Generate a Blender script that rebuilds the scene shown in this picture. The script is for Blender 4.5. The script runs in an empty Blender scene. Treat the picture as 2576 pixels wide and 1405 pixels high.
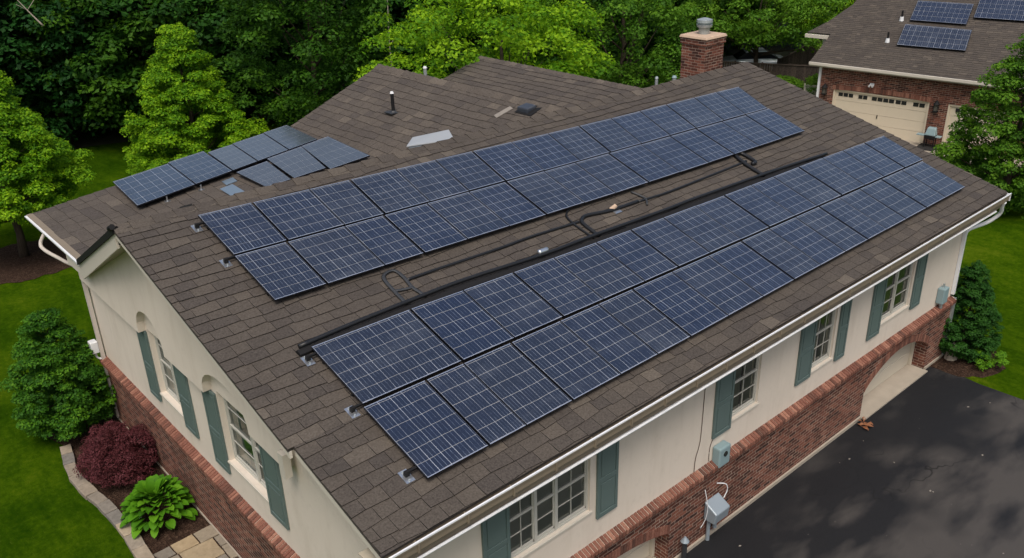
import bpy, math, random
import numpy as np
from mathutils import Vector, Matrix
random.seed(7)
rng = np.random.default_rng(7)
scene = bpy.context.scene
col = scene.collection

# ---------------------------------------------------------------- camera
cam_d = bpy.data.cameras.new('camera'); cam = bpy.data.objects.new('camera', cam_d); col.objects.link(cam)
_f, _yaw, _tilt, _roll = 2210.847, 0.71316, 0.43776, -0.02925
def cam_axes(yaw, tilt, roll):
    fwd = Vector((math.sin(yaw)*math.cos(tilt), math.cos(yaw)*math.cos(tilt), -math.sin(tilt)))
    right = Vector((math.cos(yaw), -math.sin(yaw), 0)); up = right.cross(fwd)
    c, s = math.cos(roll), math.sin(roll)
    return c*right+s*up, -s*right+c*up, fwd
_r, _u, _w = cam_axes(_yaw, _tilt, _roll)
mw = Matrix(((_r.x, _u.x, -_w.x, -4.784), (_r.y, _u.y, -_w.y, -8.604), (_r.z, _u.z, -_w.z, 14.199), (0, 0, 0, 1)))
cam.matrix_world = mw
cam_d.sensor_width = 36; cam_d.lens = 36*_f/2576
cam_d.clip_start = .1; cam_d.clip_end = 2000
scene.camera = cam
# ---------------------------------------------------------------- sky, sun, exposure
SUN_EL, SUN_AZ = math.radians(60), math.radians(222)      # azimuth: direction the light comes from, clockwise from +Y
world = bpy.data.worlds.new('World'); scene.world = world; world.use_nodes = True
wn = world.node_tree; wn.nodes.clear()
sky = wn.nodes.new('ShaderNodeTexSky'); sky.sky_type = 'NISHITA'; sky.sun_disc = False
sky.sun_elevation = SUN_EL; sky.sun_rotation = SUN_AZ; sky.dust_density = 6.0; sky.ozone_density = .6; sky.air_density = 1.2
bg = wn.nodes.new('ShaderNodeBackground'); bg.inputs['Strength'].default_value = 0.11
wo = wn.nodes.new('ShaderNodeOutputWorld')
wn.links.new(sky.outputs[0], bg.inputs[0]); wn.links.new(bg.outputs[0], wo.inputs[0])
sl = bpy.data.lights.new('sun', 'SUN'); sun = bpy.data.objects.new('sun', sl); col.objects.link(sun)
sl.energy = 1.5; sl.angle = math.radians(25); sl.color = (1, .955, .90)
sd = Vector((math.sin(SUN_AZ)*math.cos(SUN_EL), math.cos(SUN_AZ)*math.cos(SUN_EL), math.sin(SUN_EL)))
sun.rotation_euler = sd.to_track_quat('Z', 'Y').to_euler()
sun.location = (0, 0, 40)
scene.view_settings.view_transform = 'Standard'; scene.view_settings.look = 'None'
scene.view_settings.exposure = 0.34; scene.view_settings.gamma = 1
scene.render.engine = 'CYCLES'
scene.cycles.max_bounces = 6; scene.cycles.transparent_max_bounces = 8

# ================================================================ materials
MATS = {}
def newmat(name):
    m = bpy.data.materials.new(name); m.use_nodes = True; nt = m.node_tree; nt.nodes.clear()
    out = nt.nodes.new('ShaderNodeOutputMaterial'); MATS[name] = m
    return m, nt, out
class NT:
    def __init__(s, nt): s.nt = nt
    def n(s, t, **kw):
        nd = s.nt.nodes.new(t)
        for k, v in kw.items():
            if k.startswith('i_'): nd.inputs[k[2:].replace('_', ' ')].default_value = v
            else: setattr(nd, k, v)
        return nd
    def l(s, a, b): s.nt.links.new(a, b)
    def math(s, op, a, b=None, c=None):
        nd = s.nt.nodes.new('ShaderNodeMath'); nd.operation = op
        for i, x in enumerate((a, b, c)):
            if x is None: continue
            if isinstance(x, (int, float)): nd.inputs[i].default_value = x
            else: s.l(x, nd.inputs[i])
        return nd.outputs[0]
    def mix(s, f, a, b, blend='MIX'):
        nd = s.nt.nodes.new('ShaderNodeMix'); nd.data_type = 'RGBA'; nd.blend_type = blend
        for x, k in ((f, 0), (a, 6), (b, 7)):
            if isinstance(x, (int, float)): nd.inputs[k].default_value = x
            elif isinstance(x, tuple): nd.inputs[k].default_value = (*x, 1) if len(x) == 3 else x
            else: s.l(x, nd.inputs[k])
        return nd.outputs[2]
    def noise(s, vec, scale, detail=4, rough=.6):
        nd = s.n('ShaderNodeTexNoise'); nd.inputs['Scale'].default_value = scale
        nd.inputs['Detail'].default_value = detail; nd.inputs['Roughness'].default_value = rough
        if vec is not None: s.l(vec, nd.inputs['Vector'])
        return nd.outputs[0]
    def ramp(s, f, stops):
        nd = s.n('ShaderNodeValToRGB'); e = nd.color_ramp.elements
        while len(e) < len(stops): e.new(.5)
        for el, (p, c) in zip(e, stops): el.position = p; el.color = (*c, 1) if len(c) == 3 else c
        s.l(f, nd.inputs[0]); return nd.outputs[0]
    def maprange(s, f, a, b, c=0., d=1.):
        nd = s.n('ShaderNodeMapRange'); s.l(f, nd.inputs[0])
        for i, v in enumerate((a, b, c, d)): nd.inputs[i+1].default_value = v
        return nd.outputs[0]
    def bump(s, h, strength=.3, dist=.01):
        nd = s.n('ShaderNodeBump'); nd.inputs['Strength'].default_value = strength; nd.inputs['Distance'].default_value = dist
        s.l(h, nd.inputs['Height']); return nd.outputs[0]
    def scalev(s, vec, sc):
        nd = s.n('ShaderNodeMapping'); nd.inputs['Scale'].default_value = sc; s.l(vec, nd.inputs[0]); return nd.outputs[0]
def pbsdf(t, out, color, rough=.7, metal=0., spec=.5, normal=None, alpha=None):
    b = t.n('ShaderNodeBsdfPrincipled')
    if isinstance(color, tuple): b.inputs['Base Color'].default_value = (*color, 1)
    else: t.l(color, b.inputs['Base Color'])
    if isinstance(rough, (int, float)): b.inputs['Roughness'].default_value = rough
    else: t.l(rough, b.inputs['Roughness'])
    b.inputs['Metallic'].default_value = metal; b.inputs['Specular IOR Level'].default_value = spec
    if normal is not None: t.l(normal, b.inputs['Normal'])
    t.l(b.outputs[0], out.inputs[0]); return b
def simple(name, color, rough=.7, metal=0., spec=.4, var=.12, scale=3., bumpy=0.):
    """painted / plain surface with slight weathering variation"""
    m, nt, out = newmat(name); t = NT(nt)
    g = t.n('ShaderNodeNewGeometry').outputs['Position']
    n1 = t.noise(g, scale, 5); n2 = t.noise(g, scale*14, 3)
    f = t.math('ADD', t.math('MULTIPLY', n1, .7), t.math('MULTIPLY', n2, .3))
    c = t.mix(f, tuple(x*(1-var) for x in color), tuple(min(1, x*(1+var)) for x in color))
    pbsdf(t, out, c, rough, metal, spec, t.bump(n2, bumpy, .01) if bumpy else None)
    return m
def mat_stucco():
    m, nt, out = newmat('stucco'); t = NT(nt)
    g = t.n('ShaderNodeNewGeometry').outputs['Position']
    n1 = t.noise(g, .7, 5); st = t.noise(t.scalev(g, (2.2, 2.2, .35)), 1.2, 5, .65)
    fine = t.noise(g, 60, 3)
    c = t.mix(n1, (.60, .535, .455), (.70, .63, .545))
    c = t.mix(t.maprange(st, .50, .8, 0, .3), c, (.40, .33, .25))
    bl = t.noise(g, 3.5, 6, .75); c = t.mix(t.maprange(bl, .55, .8, 0, .25), c, (.36, .31, .25))
    pbsdf(t, out, c, .85, 0, .2, t.bump(fine, .25, .004))
def mat_brick():
    m, nt, out = newmat('brick'); t = NT(nt)
    uv = t.n('ShaderNodeUVMap').outputs[0]
    g = t.n('ShaderNodeNewGeometry').outputs['Position']
    nz = t.n('ShaderNodeTexNoise', i_Scale=3.0); t.l(g, nz.inputs[0])
    off = t.n('ShaderNodeVectorMath', operation='MULTIPLY_ADD'); t.l(nz.outputs[1], off.inputs[0]); off.inputs[1].default_value = (.03, .045, 0); t.l(uv, off.inputs[2])
    b = t.n('ShaderNodeTexBrick'); t.l(off.outputs[0], b.inputs['Vector'])
    b.inputs['Scale'].default_value = 1; b.inputs['Brick Width'].default_value = .27; b.inputs['Row Height'].default_value = .092
    b.inputs['Mortar Size'].default_value = .0085; b.inputs['Mortar Smooth'].default_value = .2; b.inputs['Bias'].default_value = 0
    b.inputs['Color1'].default_value = (0, 0, 0, 1); b.inputs['Color2'].default_value = (1, 1, 1, 1); b.inputs['Mortar'].default_value = (.5, .5, .5, 1)
    n1 = t.noise(g, 2.2, 5); n2 = t.noise(g, 30, 3)
    tone = t.math('ADD', t.math('MULTIPLY', b.outputs[0], .6), t.math('MULTIPLY', n1, .45))
    c = t.ramp(tone, [(.15, (.030, .016, .014)), (.38, (.085, .032, .022)), (.6, (.155, .054, .036)), (.8, (.22, .085, .055)), (.98, (.33, .18, .125))])
    c = t.mix(t.maprange(n2, .45, .75, 0, .6), c, (.05, .026, .022))
    c = t.mix(t.math('MULTIPLY', b.outputs[1], t.maprange(n1, .3, .65, .25, 1)), c, (.38, .31, .25))
    pbsdf(t, out, c, .9, 0, .2, t.bump(t.math('SUBTRACT', t.math('MULTIPLY', n2, .5), b.outputs[1]), .6, .01))
def mat_tone(name, stops, rough=.9, stain=None, noise_s=25., bumpd=.3, spec=.25, noise_amt=.3):
    """surface whose separate pieces (shingles, bricks, stones) each have their own stored tone"""
    m, nt, out = newmat(name); t = NT(nt)
    a = t.n('ShaderNodeAttribute'); a.attribute_name = 'tone'
    g = t.n('ShaderNodeNewGeometry').outputs['Position']
    n1 = t.noise(g, noise_s, 4, .7); n0 = t.noise(g, .8, 5)
    c = t.ramp(a.outputs['Fac'], stops)
    c = t.mix(t.maprange(n1, .3, .7, 0, 1), t.mix(noise_amt, c, (0, 0, 0)), t.mix(noise_amt*.35, c, (1, .95, .85), 'ADD') if False else t.mix(noise_amt*.25, c, (.6, .55, .48)))
    if stain: c = t.mix(t.maprange(n0, .5, .75, 0, stain[0]), c, stain[1])
    pbsdf(t, out, c, rough, 0, spec, t.bump(n1, bumpd, .004))
def mat_leaf(name, c0, c1, c2, trans=.3):
    m, nt, out = newmat(name); t = NT(nt)
    a = t.n('ShaderNodeAttribute'); a.attribute_name = 'tone'
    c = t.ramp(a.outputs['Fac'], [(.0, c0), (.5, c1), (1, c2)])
    b = t.n('ShaderNodeBsdfPrincipled'); t.l(c, b.inputs['Base Color']); b.inputs['Roughness'].default_value = .65; b.inputs['Specular IOR Level'].default_value = .18
    tr = t.n('ShaderNodeBsdfTranslucent'); t.l(t.mix(.5, c, tuple(min(1, x*1.5) for x in c2)), tr.inputs[0])
    mx = t.n('ShaderNodeMixShader'); mx.inputs[0].default_value = trans
    t.l(b.outputs[0], mx.inputs[1]); t.l(tr.outputs[0], mx.inputs[2]); t.l(mx.outputs[0], out.inputs[0])
def mat_panel(nm='solar_glass', plain=0.):
    m, nt, out = newmat(nm); t = NT(nt)
    uv = t.n('ShaderNodeUVMap').outputs[0]
    oi = t.n('ShaderNodeObjectInfo').outputs['Random']
    g = t.n('ShaderNodeNewGeometry').outputs['Position']
    wob = t.n('ShaderNodeTexNoise', i_Scale=2.2); t.l(g, wob.inputs[0])
    off = t.n('ShaderNodeVectorMath', operation='MULTIPLY_ADD'); t.l(wob.outputs[1], off.inputs[0]); off.inputs[1].default_value = (.10, .10, 0); t.l(uv, off.inputs[2])
    sep = t.n('ShaderNodeSeparateXYZ'); t.l(off.outputs[0], sep.inputs[0])
    def line(coord, w):
        fr = t.math('FRACT', coord); d = t.math('ABSOLUTE', t.math('SUBTRACT', fr, .5))
        nd = t.n('ShaderNodeMapRange'); nd.interpolation_type = 'SMOOTHSTEP'; t.l(d, nd.inputs[0])
        nd.inputs[1].default_value = .5-w; nd.inputs[2].default_value = .5-w*.4; return nd.outputs[0]
    lv = line(sep.outputs[1], .019)
    lu = line(sep.outputs[0], .022)
    n2 = t.noise(t.scalev(g, (1.3, 1.3, 1.3)), 1.1, 3)
    stre = t.noise(g, 7, 4)
    bus = t.math('MULTIPLY', line(t.math('MULTIPLY', sep.outputs[0], 3.0), .085), t.maprange(t.math('ADD', stre, t.math('MULTIPLY', n2, .6)), .62, 1.0, .04, .85))
    cell = t.noise(t.scalev(g, (1, 1, 1)), 5, 3)
    base = t.mix(cell, (.003, .006, .019), (.006, .012, .038))
    base = t.mix(t.math('MULTIPLY', oi, .6), base, (.012, .014, .022))
    c = t.mix(t.math('MULTIPLY', bus, .5), base, (.24, .30, .40))
    c = t.mix(t.math('MULTIPLY', lu, t.maprange(n2, .35, .65, .25, .9)), c, (.46, .50, .56))
    c = t.mix(t.math('MULTIPLY', lv, .6), c, (.46, .46, .44))
    if plain: c = t.mix(plain, c, (.085, .095, .103))
    dp = t.noise(t.scalev(g, (.5, 1.6, 1)), .9, 6, .75)
    c = t.mix(t.math('MULTIPLY', t.maprange(dp, .48, .8, 0, .22), t.maprange(oi, 0, 1, .3, 1)), c, (.20, .22, .25))
    dust = t.noise(g, .9, 5, .7)
    rough = t.maprange(dust, .3, .75, .06, .32)
    b = pbsdf(t, out, c, rough, 0, .15)
    b.inputs['Coat Weight'].default_value = 1; b.inputs['Coat Roughness'].default_value = .10; b.inputs['Coat IOR'].default_value = 1.9; b.inputs['Sheen Weight'].default_value = 1.0; b.inputs['Sheen Roughness'].default_value = .2; b.inputs['Sheen Tint'].default_value = (.62, .76, .95, 1)
def mat_glass():
    m, nt, out = newmat('window_glass'); t = NT(nt)
    gl = t.n('ShaderNodeBsdfGlossy'); gl.inputs[0].default_value = (.9, .95, .95, 1); gl.inputs['Roughness'].default_value = .03
    tr = t.n('ShaderNodeBsdfTransparent'); tr.inputs[0].default_value = (.93, .96, .92, 1)
    fr = t.n('ShaderNodeFresnel'); fr.inputs[0].default_value = 1.7
    mx = t.n('ShaderNodeMixShader'); t.l(t.math('ADD', fr.outputs[0], .06), mx.inputs[0]); t.l(tr.outputs[0], mx.inputs[1]); t.l(gl.outputs[0], mx.inputs[2]); t.l(mx.outputs[0], out.inputs[0])
def mat_grass():
    m, nt, out = newmat('lawn_grass'); t = NT(nt)
    g = t.n('ShaderNodeNewGeometry').outputs['Position']
    n1 = t.noise(g, .18, 5); n2 = t.noise(t.scalev(g, (1, .35, 1)), 1.3, 6, .7); n3 = t.noise(g, 38, 3, .8); n4 = t.noise(g, 6, 5, .7)
    f = t.math('ADD', t.math('MULTIPLY', n1, .4), t.math('ADD', t.math('MULTIPLY', n2, .35), t.math('MULTIPLY', n4, .25)))
    c = t.ramp(f, [(.38, (.012, .038, .001)), (.46, (.028, .068, .002)), (.54, (.056, .108, .003)), (.62, (.110, .155, .008))])
    c = t.mix(t.maprange(n3, .3, .75, 0, .6), c, (.010, .030, .001))
    n5 = t.noise(t.scalev(g, (14, 5, 14)), 1, 4, .8)
    c = t.mix(t.maprange(n5, .55, .8, 0, .45), c, (.11, .15, .015))
    pbsdf(t, out, c, .9, 0, .0, t.bump(t.math('ADD', n3, t.math('MULTIPLY', n4, .6)), .9, .04))
def mat_asphalt():
    m, nt, out = newmat('asphalt'); t = NT(nt)
    g = t.n('ShaderNodeNewGeometry').outputs['Position']
    rot = t.n('ShaderNodeMapping'); rot.inputs['Rotation'].default_value = (0, 0, math.radians(38)); rot.inputs['Scale'].default_value = (.45, 1.25, 1); t.l(g, rot.inputs[0])
    n1 = t.noise(rot.outputs[0], .8, 4, .5); n2 = t.noise(g, .28, 3); n3 = t.noise(g, 90, 3, .8); sp = t.noise(g, 14, 5, .8)
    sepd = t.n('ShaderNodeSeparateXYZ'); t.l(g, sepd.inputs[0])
    dappled = t.maprange(t.math('ADD', sepd.outputs[1], t.math('MULTIPLY', n2, 2.5)), .6, -3.8, 0, 1)  # spreads the painted sun dapples farther out from the house
    f = t.math('MULTIPLY', t.maprange(t.math('ADD', n1, t.math('MULTIPLY', dappled, .25)), .50, .68, 0, 1), t.maprange(t.math('ADD', n2, t.math('MULTIPLY', dappled, .3)), .42, .62, 0, 1))
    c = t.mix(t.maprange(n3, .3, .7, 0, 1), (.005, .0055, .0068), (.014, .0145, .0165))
    c = t.mix(t.math('MULTIPLY', f, .65), c, (.078, .071, .065))  # pale blotches: dappled sunlight painted into the asphalt colour
    c = t.mix(t.maprange(sp, .69, .74, 0, .5), c, (.12, .11, .10))
    v = t.n('ShaderNodeTexVoronoi'); v.feature = 'DISTANCE_TO_EDGE'; v.inputs['Scale'].default_value = .22
    wv = t.n('ShaderNodeTexNoise', i_Scale=1.5); t.l(g, wv.inputs[0]); o2 = t.n('ShaderNodeVectorMath', operation='MULTIPLY_ADD'); t.l(wv.outputs[1], o2.inputs[0]); o2.inputs[1].default_value = (1.2, 1.2, 0); t.l(g, o2.inputs[2]); t.l(o2.outputs[0], v.inputs[0])
    c = t.mix(t.math('MULTIPLY', t.maprange(v.outputs[0], .0, .0035, 1, 0), t.maprange(n2, .45, .55, 0, .8)), c, (.003, .003, .003))
    pbsdf(t, out, c, t.maprange(n1, .3, .7, .62, .8), 0, .3, t.bump(n3, .35, .006))
def mat_mulch():
    m, nt, out = newmat('mulch'); t = NT(nt)
    g = t.n('ShaderNodeNewGeometry').outputs['Position']
    v = t.n('ShaderNodeTexVoronoi'); v.inputs['Scale'].default_value = 22; t.l(g, v.inputs[0])
    n = t.noise(g, 3, 5)
    c = t.ramp(v.outputs[1], [(0, (.018, .010, .007)), (.6, (.045, .026, .018)), (1, (.10, .065, .045))])
    c = t.mix(t.maprange(n, .4, .7, 0, .5), c, (.03, .018, .012))
    pbsdf(t, out, c, .95, 0, .1, t.bump(v.outputs[0], 1, .03))
def mat_bark():
    m, nt, out = newmat('bark'); t = NT(nt)
    g = t.n('ShaderNodeNewGeometry').outputs['Position']
    n = t.noise(t.scalev(g, (8, 8, 1.5)), 2, 5, .7)
    pbsdf(t, out, t.mix(n, (.02, .015, .011), (.11, .085, .065)), .95, 0, .1, t.bump(n, .8, .03))
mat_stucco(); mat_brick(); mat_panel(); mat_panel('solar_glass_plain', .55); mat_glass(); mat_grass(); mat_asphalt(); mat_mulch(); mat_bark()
SH = [(p, (a*.78, b*.77, c*.77)) for p, (a, b, c) in [(0, (.012, .010, .009)), (.06, (.052, .044, .040)), (.25, (.060, .050, .044)), (.5, (.074, .062, .052)), (.75, (.090, .075, .061)), (1, (.13, .11, .088))]]
mat_tone('shingle', SH, stain=(.45, (.040, .034, .030)), noise_s=30)
mat_tone('shingle_wing', [(p, tuple(x*1.15 for x in c)) for p, c in SH], stain=(.3, (.045, .038, .033)), noise_s=22)
mat_tone('brick_cap', [(0, (.09, .033, .022)), (.5, (.20, .07, .045)), (1, (.33, .15, .10))], stain=(.3, (.08, .04, .03)))
mat_tone('flagstone', [(0, (.15, .14, .125)), (.4, (.27, .23, .17)), (.7, (.36, .28, .17)), (1, (.40, .25, .12))], stain=(.3, (.13, .11, .09)), noise_s=9, noise_amt=.22)
mat_tone('edge_stone', [(0, (.15, .145, .135)), (.5, (.27, .23, .18)), (1, (.38, .31, .22))], stain=(.35, (.09, .08, .06)), noise_s=9, noise_amt=.25)
mat_tone('fence_wood', [(0, (.022, .014, .011)), (.5, (.038, .026, .021)), (1, (.06, .043, .034))], noise_s=12)
mat_leaf('leaf_forest', (.006, .028, .003), (.015, .066, .005), (.040, .135, .008))
mat_leaf('leaf_forest_blue', (.005, .027, .005), (.011, .058, .010), (.028, .115, .015))
mat_leaf('leaf_forest_olive', (.009, .035, .002), (.026, .088, .004), (.070, .17, .007))
mat_leaf('leaf_lime', (.016, .062, .002), (.075, .205, .004), (.27, .46, .010), .38)
mat_leaf('leaf_mid', (.022, .070, .006), (.055, .150, .008), (.12, .25, .014), .33)
mat_leaf('leaf_bush', (.012, .048, .004), (.032, .115, .007), (.11, .26, .010))
mat_leaf('leaf_conifer', (.007, .036, .005), (.017, .070, .008), (.036, .12, .012))
mat_leaf('leaf_red', (.035, .008, .009), (.085, .020, .024), (.15, .045, .055), .2)
mat_leaf('leaf_hosta', (.030, .11, .004), (.070, .21, .006), (.13, .31, .014), .25)
simple('cream_trim', (.56, .52, .45), .55, var=.08)
simple('tan_fascia', (.20, .165, .12), .6, var=.22, scale=5)
simple('soffit', (.40, .36, .28), .7, var=.1)
simple('white_metal', (.72, .74, .76), .3, .0, .6, var=.06)
simple('cream_pipe', (.50, .455, .41), .45, var=.08)
simple('shutter_teal', (.105, .150, .143), .5, var=.14, scale=2)
simple('window_white', (.46, .455, .41), .4, var=.05)
simple('curtain', (.20, .22, .15), .9, var=.3, scale=4)
simple('blind', (.34, .34, .29), .6, var=.15)
simple('dark_room', (.012, .014, .012), .9)
simple('garage_cream', (.50, .455, .37), .5, var=.06)
simple('garage_light', (.60, .53, .41), .5, var=.06)
simple('concrete', (.33, .29, .235), .9, var=.25, scale=3, bumpy=.4)
simple('mortar', (.50, .43, .35), .95, var=.2, scale=5)
simple('black_metal', (.009, .009, .010), .7, .0, .25, var=.2)
simple('black_pipe', (.010, .011, .013), .4, 0, .4, var=.2)
simple('strap_grey', (.035, .038, .042), .5, .2, .5, var=.4, scale=6)
simple('silver', (.62, .65, .68), .28, .9, .5, var=.15, scale=20)
simple('frame_silver', (.40, .45, .55), .38, .6, .5, var=.12)
simple('frame_dark', (.05, .058, .078), .4, .3, .5, var=.5, scale=2)
simple('frame_black', (.010, .011, .016), .35, .3, .5)
simple('box_teal', (.22, .31, .33), .45, var=.08)
simple('box_grey', (.27, .32, .36), .4, .2, .5, var=.1)
simple('cap_stone', (.46, .34, .25), .85, var=.2, scale=6)
simple('galvanised', (.38, .42, .43), .4, .5, .5, var=.2, scale=9)
simple('worn_patch', (.22, .20, .175), .9, var=.5, scale=14)
simple('hatch_white', (.30, .325, .35), .5, var=.08)
simple('white_plastic', (.68, .70, .72), .4, var=.06)
simple('pale_stem', (.34, .29, .24), .8, var=.3)
simple('car_paint', (.55, .62, .70), .25, .3, .6, var=.05)
simple('car_glass', (.02, .025, .03), .1, 0, .6)
simple('rubber', (.015, .015, .015), .8)
simple('flashing_blue', (.22, .29, .36), .35, .5, .5, var=.2, scale=8)
simple('box_slate', (.045, .053, .068), .4, .2, .5, var=.2)
simple('brown_cable', (.09, .06, .045), .6)
simple('dry_leaf', (.22, .09, .04), .8, var=.4, scale=12)
simple('litter', (.022, .028, .010), .95, var=.5, scale=.8, bumpy=.8)
simple('blossom', (.75, .78, .82), .6)
simple('lamp_glass', (.09, .085, .075), .2)
M = MATS

# ================================================================ mesh builder
class MB:
    def __init__(s): s.v = []; s.f = []; s.mi = []; s.t = []; s.uv = {}
    def add(s, vs, fs, mi=0, tone=.5, uvs=None):
        b = len(s.v); s.v += [tuple(map(float, p)) for p in vs]
        for k, f in enumerate(fs):
            if uvs is not None: s.uv[len(s.f)] = uvs[k]
            s.f.append(tuple(b+i for i in f)); s.mi.append(mi); s.t.append(tone)
    def box(s, x0, x1, y0, y1, z0, z1, mi=0, tone=.5):
        x0, x1 = sorted((x0, x1)); y0, y1 = sorted((y0, y1)); z0, z1 = sorted((z0, z1))
        s.add([(x0,y0,z0),(x1,y0,z0),(x1,y1,z0),(x0,y1,z0),(x0,y0,z1),(x1,y0,z1),(x1,y1,z1),(x0,y1,z1)],
              [(0,3,2,1),(4,5,6,7),(0,1,5,4),(1,2,6,5),(2,3,7,6),(3,0,4,7)], mi, tone)
    def hexa(s, p, mi=0, tone=.5):      # 8 corner points, bottom 4 then top 4
        s.add(p, [(0,3,2,1),(4,5,6,7),(0,1,5,4),(1,2,6,5),(2,3,7,6),(3,0,4,7)], mi, tone)
    def prism(s, poly, a, b, mi=0, tone=.5):   # poly: 3D outline, extruded by vector b-a
        d = Vector(b)-Vector(a); n = len(poly)
        top = [tuple(Vector(p)+d) for p in poly]
        s.add(list(poly)+top, [tuple(range(n))[::-1], tuple(range(n, 2*n))]+[(i, (i+1) % n, n+(i+1) % n, n+i) for i in range(n)], mi, tone)
    def tube(s, pts, r, n=8, mi=0, tone=.5, flat=1.):
        pts = [Vector(p) for p in pts]; rs = r if isinstance(r, (list, tuple)) else [r]*len(pts)
        rings = []; ref = None
        for i, p in enumerate(pts):
            d = (pts[min(i+1, len(pts)-1)]-pts[max(i-1, 0)]).normalized()
            if ref is None: ref = Vector((0, 0, 1)) if abs(d.z) < .9 else Vector((1, 0, 0))
            x = d.cross(ref)
            if x.length < 1e-4: x = d.orthogonal()
            x.normalize(); y = x.cross(d).normalized()
            rings.append([tuple(p+x*math.cos(2*math.pi*k/n)*rs[i]+y*math.sin(2*math.pi*k/n)*rs[i]*flat) for k in range(n)])
        vs = [q for rg in rings for q in rg]; fs = []
        for i in range(len(pts)-1):
            for k in range(n): fs.append((i*n+k, i*n+(k+1) % n, (i+1)*n+(k+1) % n, (i+1)*n+k))
        fs.append(tuple(range(n))[::-1]); fs.append(tuple((len(pts)-1)*n+k for k in range(n)))
        s.add(vs, fs, mi, tone)
    def cyl(s, c, r0, r1, z0, z1, n=16, mi=0, tone=.5): s.tube([(c[0], c[1], z0), (c[0], c[1], z1)], [r0, r1], n, mi, tone)
    def build(s, name, mats, parent=None, smooth=False, bevel=0.):
        me = bpy.data.meshes.new(name)
        off = Vector(parent_loc(parent)) if parent else Vector((0, 0, 0))
        me.from_pydata([(x-off.x, y-off.y, z-off.z) for x, y, z in s.v], [], s.f)
        if not isinstance(mats, (list, tuple)): mats = [mats]
        for m in mats: me.materials.append(M[m])
        me.polygons.foreach_set('material_index', s.mi)
        me.update()
        uvl = me.uv_layers.new(name='UVMap')
        for p in me.polygons:
            cu = s.uv.get(p.index); n = p.normal
            for j, li in enumerate(p.loop_indices):
                co = s.v[me.loops[li].vertex_index]
                if cu: uvl.data[li].uv = cu[j]
                elif abs(n.z) > .75: uvl.data[li].uv = (co[0], co[1])
                elif abs(n.x) > abs(n.y): uvl.data[li].uv = (co[1], co[2])
                else: uvl.data[li].uv = (co[0], co[2])
        at = me.attributes.new('tone', 'FLOAT', 'FACE'); at.data.foreach_set('value', s.t)
        if smooth: me.polygons.foreach_set('use_smooth', [True]*len(me.polygons))
        o = bpy.data.objects.new(name, me); col.objects.link(o)
        if parent: o.parent = parent
        if bevel:
            md = o.modifiers.new('bevel', 'BEVEL'); md.width = bevel; md.segments = 2; md.limit_method = 'ANGLE'
        return o
def parent_loc(p):
    l = Vector((0, 0, 0))
    while p is not None: l += p.location; p = p.parent
    return l
def tag(o, label, cat, group=None):
    o['label'] = label; o['category'] = cat
    if group: o['group'] = group
    return o
def thing(name, label, cat, loc=(0, 0, 0), group=None):
    o = bpy.data.objects.new(name, None); col.objects.link(o); o.location = loc; o.empty_display_size = .2
    return tag(o, label, cat, group)
def struct(o): o['kind'] = 'structure'; return o
ORD = ['', 'first', 'second', 'third', 'fourth', 'fifth', 'sixth', 'seventh', 'eighth', 'ninth', 'tenth', 'eleventh', 'twelfth', 'thirteenth', 'fourteenth', 'fifteenth', 'sixteenth', 'seventeenth', 'eighteenth', 'nineteenth', 'twentieth']

# ================================================================ ground
def ground_z(x, y):
    t = min(1, max(0, (x-26)/10)); return .95*t*t*(3-2*t)
def smoothc(a, b, n): return list(np.linspace(a, b, n))
xs = sorted(set([-300, -150, -80, -40, -20, -10, 0, 10, 20, 24, 26]+smoothc(27, 36, 19)+[38, 45, 60, 80, 120, 200, 400]))
ys = [-300, -150, -60, -30, -10, 0, 10, 20, 30, 45, 70, 100, 150, 400]
g = MB()
g.add([(x, y, ground_z(x, y)) for x in xs for y in ys], [(i*len(ys)+j, (i+1)*len(ys)+j, (i+1)*len(ys)+j+1, i*len(ys)+j+1) for i in range(len(xs)-1) for j in range(len(ys)-1)])
struct(g.build('lawn', 'lawn_grass', smooth=True))
def sheet(name, poly, z, mat, th=0):
    b = MB(); b.add([(x, y, z) for x, y in poly], [tuple(range(len(poly)))])
    o = b.build(name, mat); me = o.data
    if me.polygons[0].normal.z < 0: me.flip_normals()
    return struct(o)
def wobble(poly, amt, sub=4):
    out = []; n = len(poly)
    for i in range(n):
        a, b = poly[i], poly[(i+1) % n]
        for k in range(sub):
            t = k/sub; out.append((a[0]+(b[0]-a[0])*t+random.uniform(-amt, amt), a[1]+(b[1]-a[1])*t+random.uniform(-amt, amt)))
    return out
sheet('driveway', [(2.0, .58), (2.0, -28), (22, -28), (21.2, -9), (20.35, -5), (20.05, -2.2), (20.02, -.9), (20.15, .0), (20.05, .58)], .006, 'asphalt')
sheet('mulch_bed', wobble([(19.9, .9), (20.05, -.3), (20.6, -.95), (21.5, -1.05), (22.3, -.5), (22.6, .6), (22.2, 2.2), (20.9, 2.6)], .06), .012, 'mulch')
EDGE = [(-1.02, 14.75), (-1.1, 14.3), (-1.2, 13.8), (-1.26, 13.19), (-1.23, 12.6), (-1.18, 12.06), (-1.09, 11.54), (-1.05, 11.01), (-1.02, 10.44), (-1.01, 9.85), (-1.04, 9.25), (-1.06, 8.65), (-1.08, 8.05), (-1.1, 7.45)]
sheet('garden_bed', [(x+.05, y) for x, y in EDGE[:-1]]+[(.72, 8.05), (.72, 16.2), (-.4, 16.6), (-1.3, 15.9)], .014, 'mulch')
sheet('tree_ring_mulch', wobble([(2.0+2.5*math.cos(a), 29.9+2.3*math.sin(a)) for a in np.linspace(0, 2*math.pi, 14)[:-1]], .12), .02, 'mulch')
sheet('forest_floor', wobble([(-60, 47), (3, 46.5), (10, 45.5), (17, 43.5), (24, 40), (25.5, 30), (25.5, 300), (-100, 300)], .3, 2), .025, 'litter')
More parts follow.
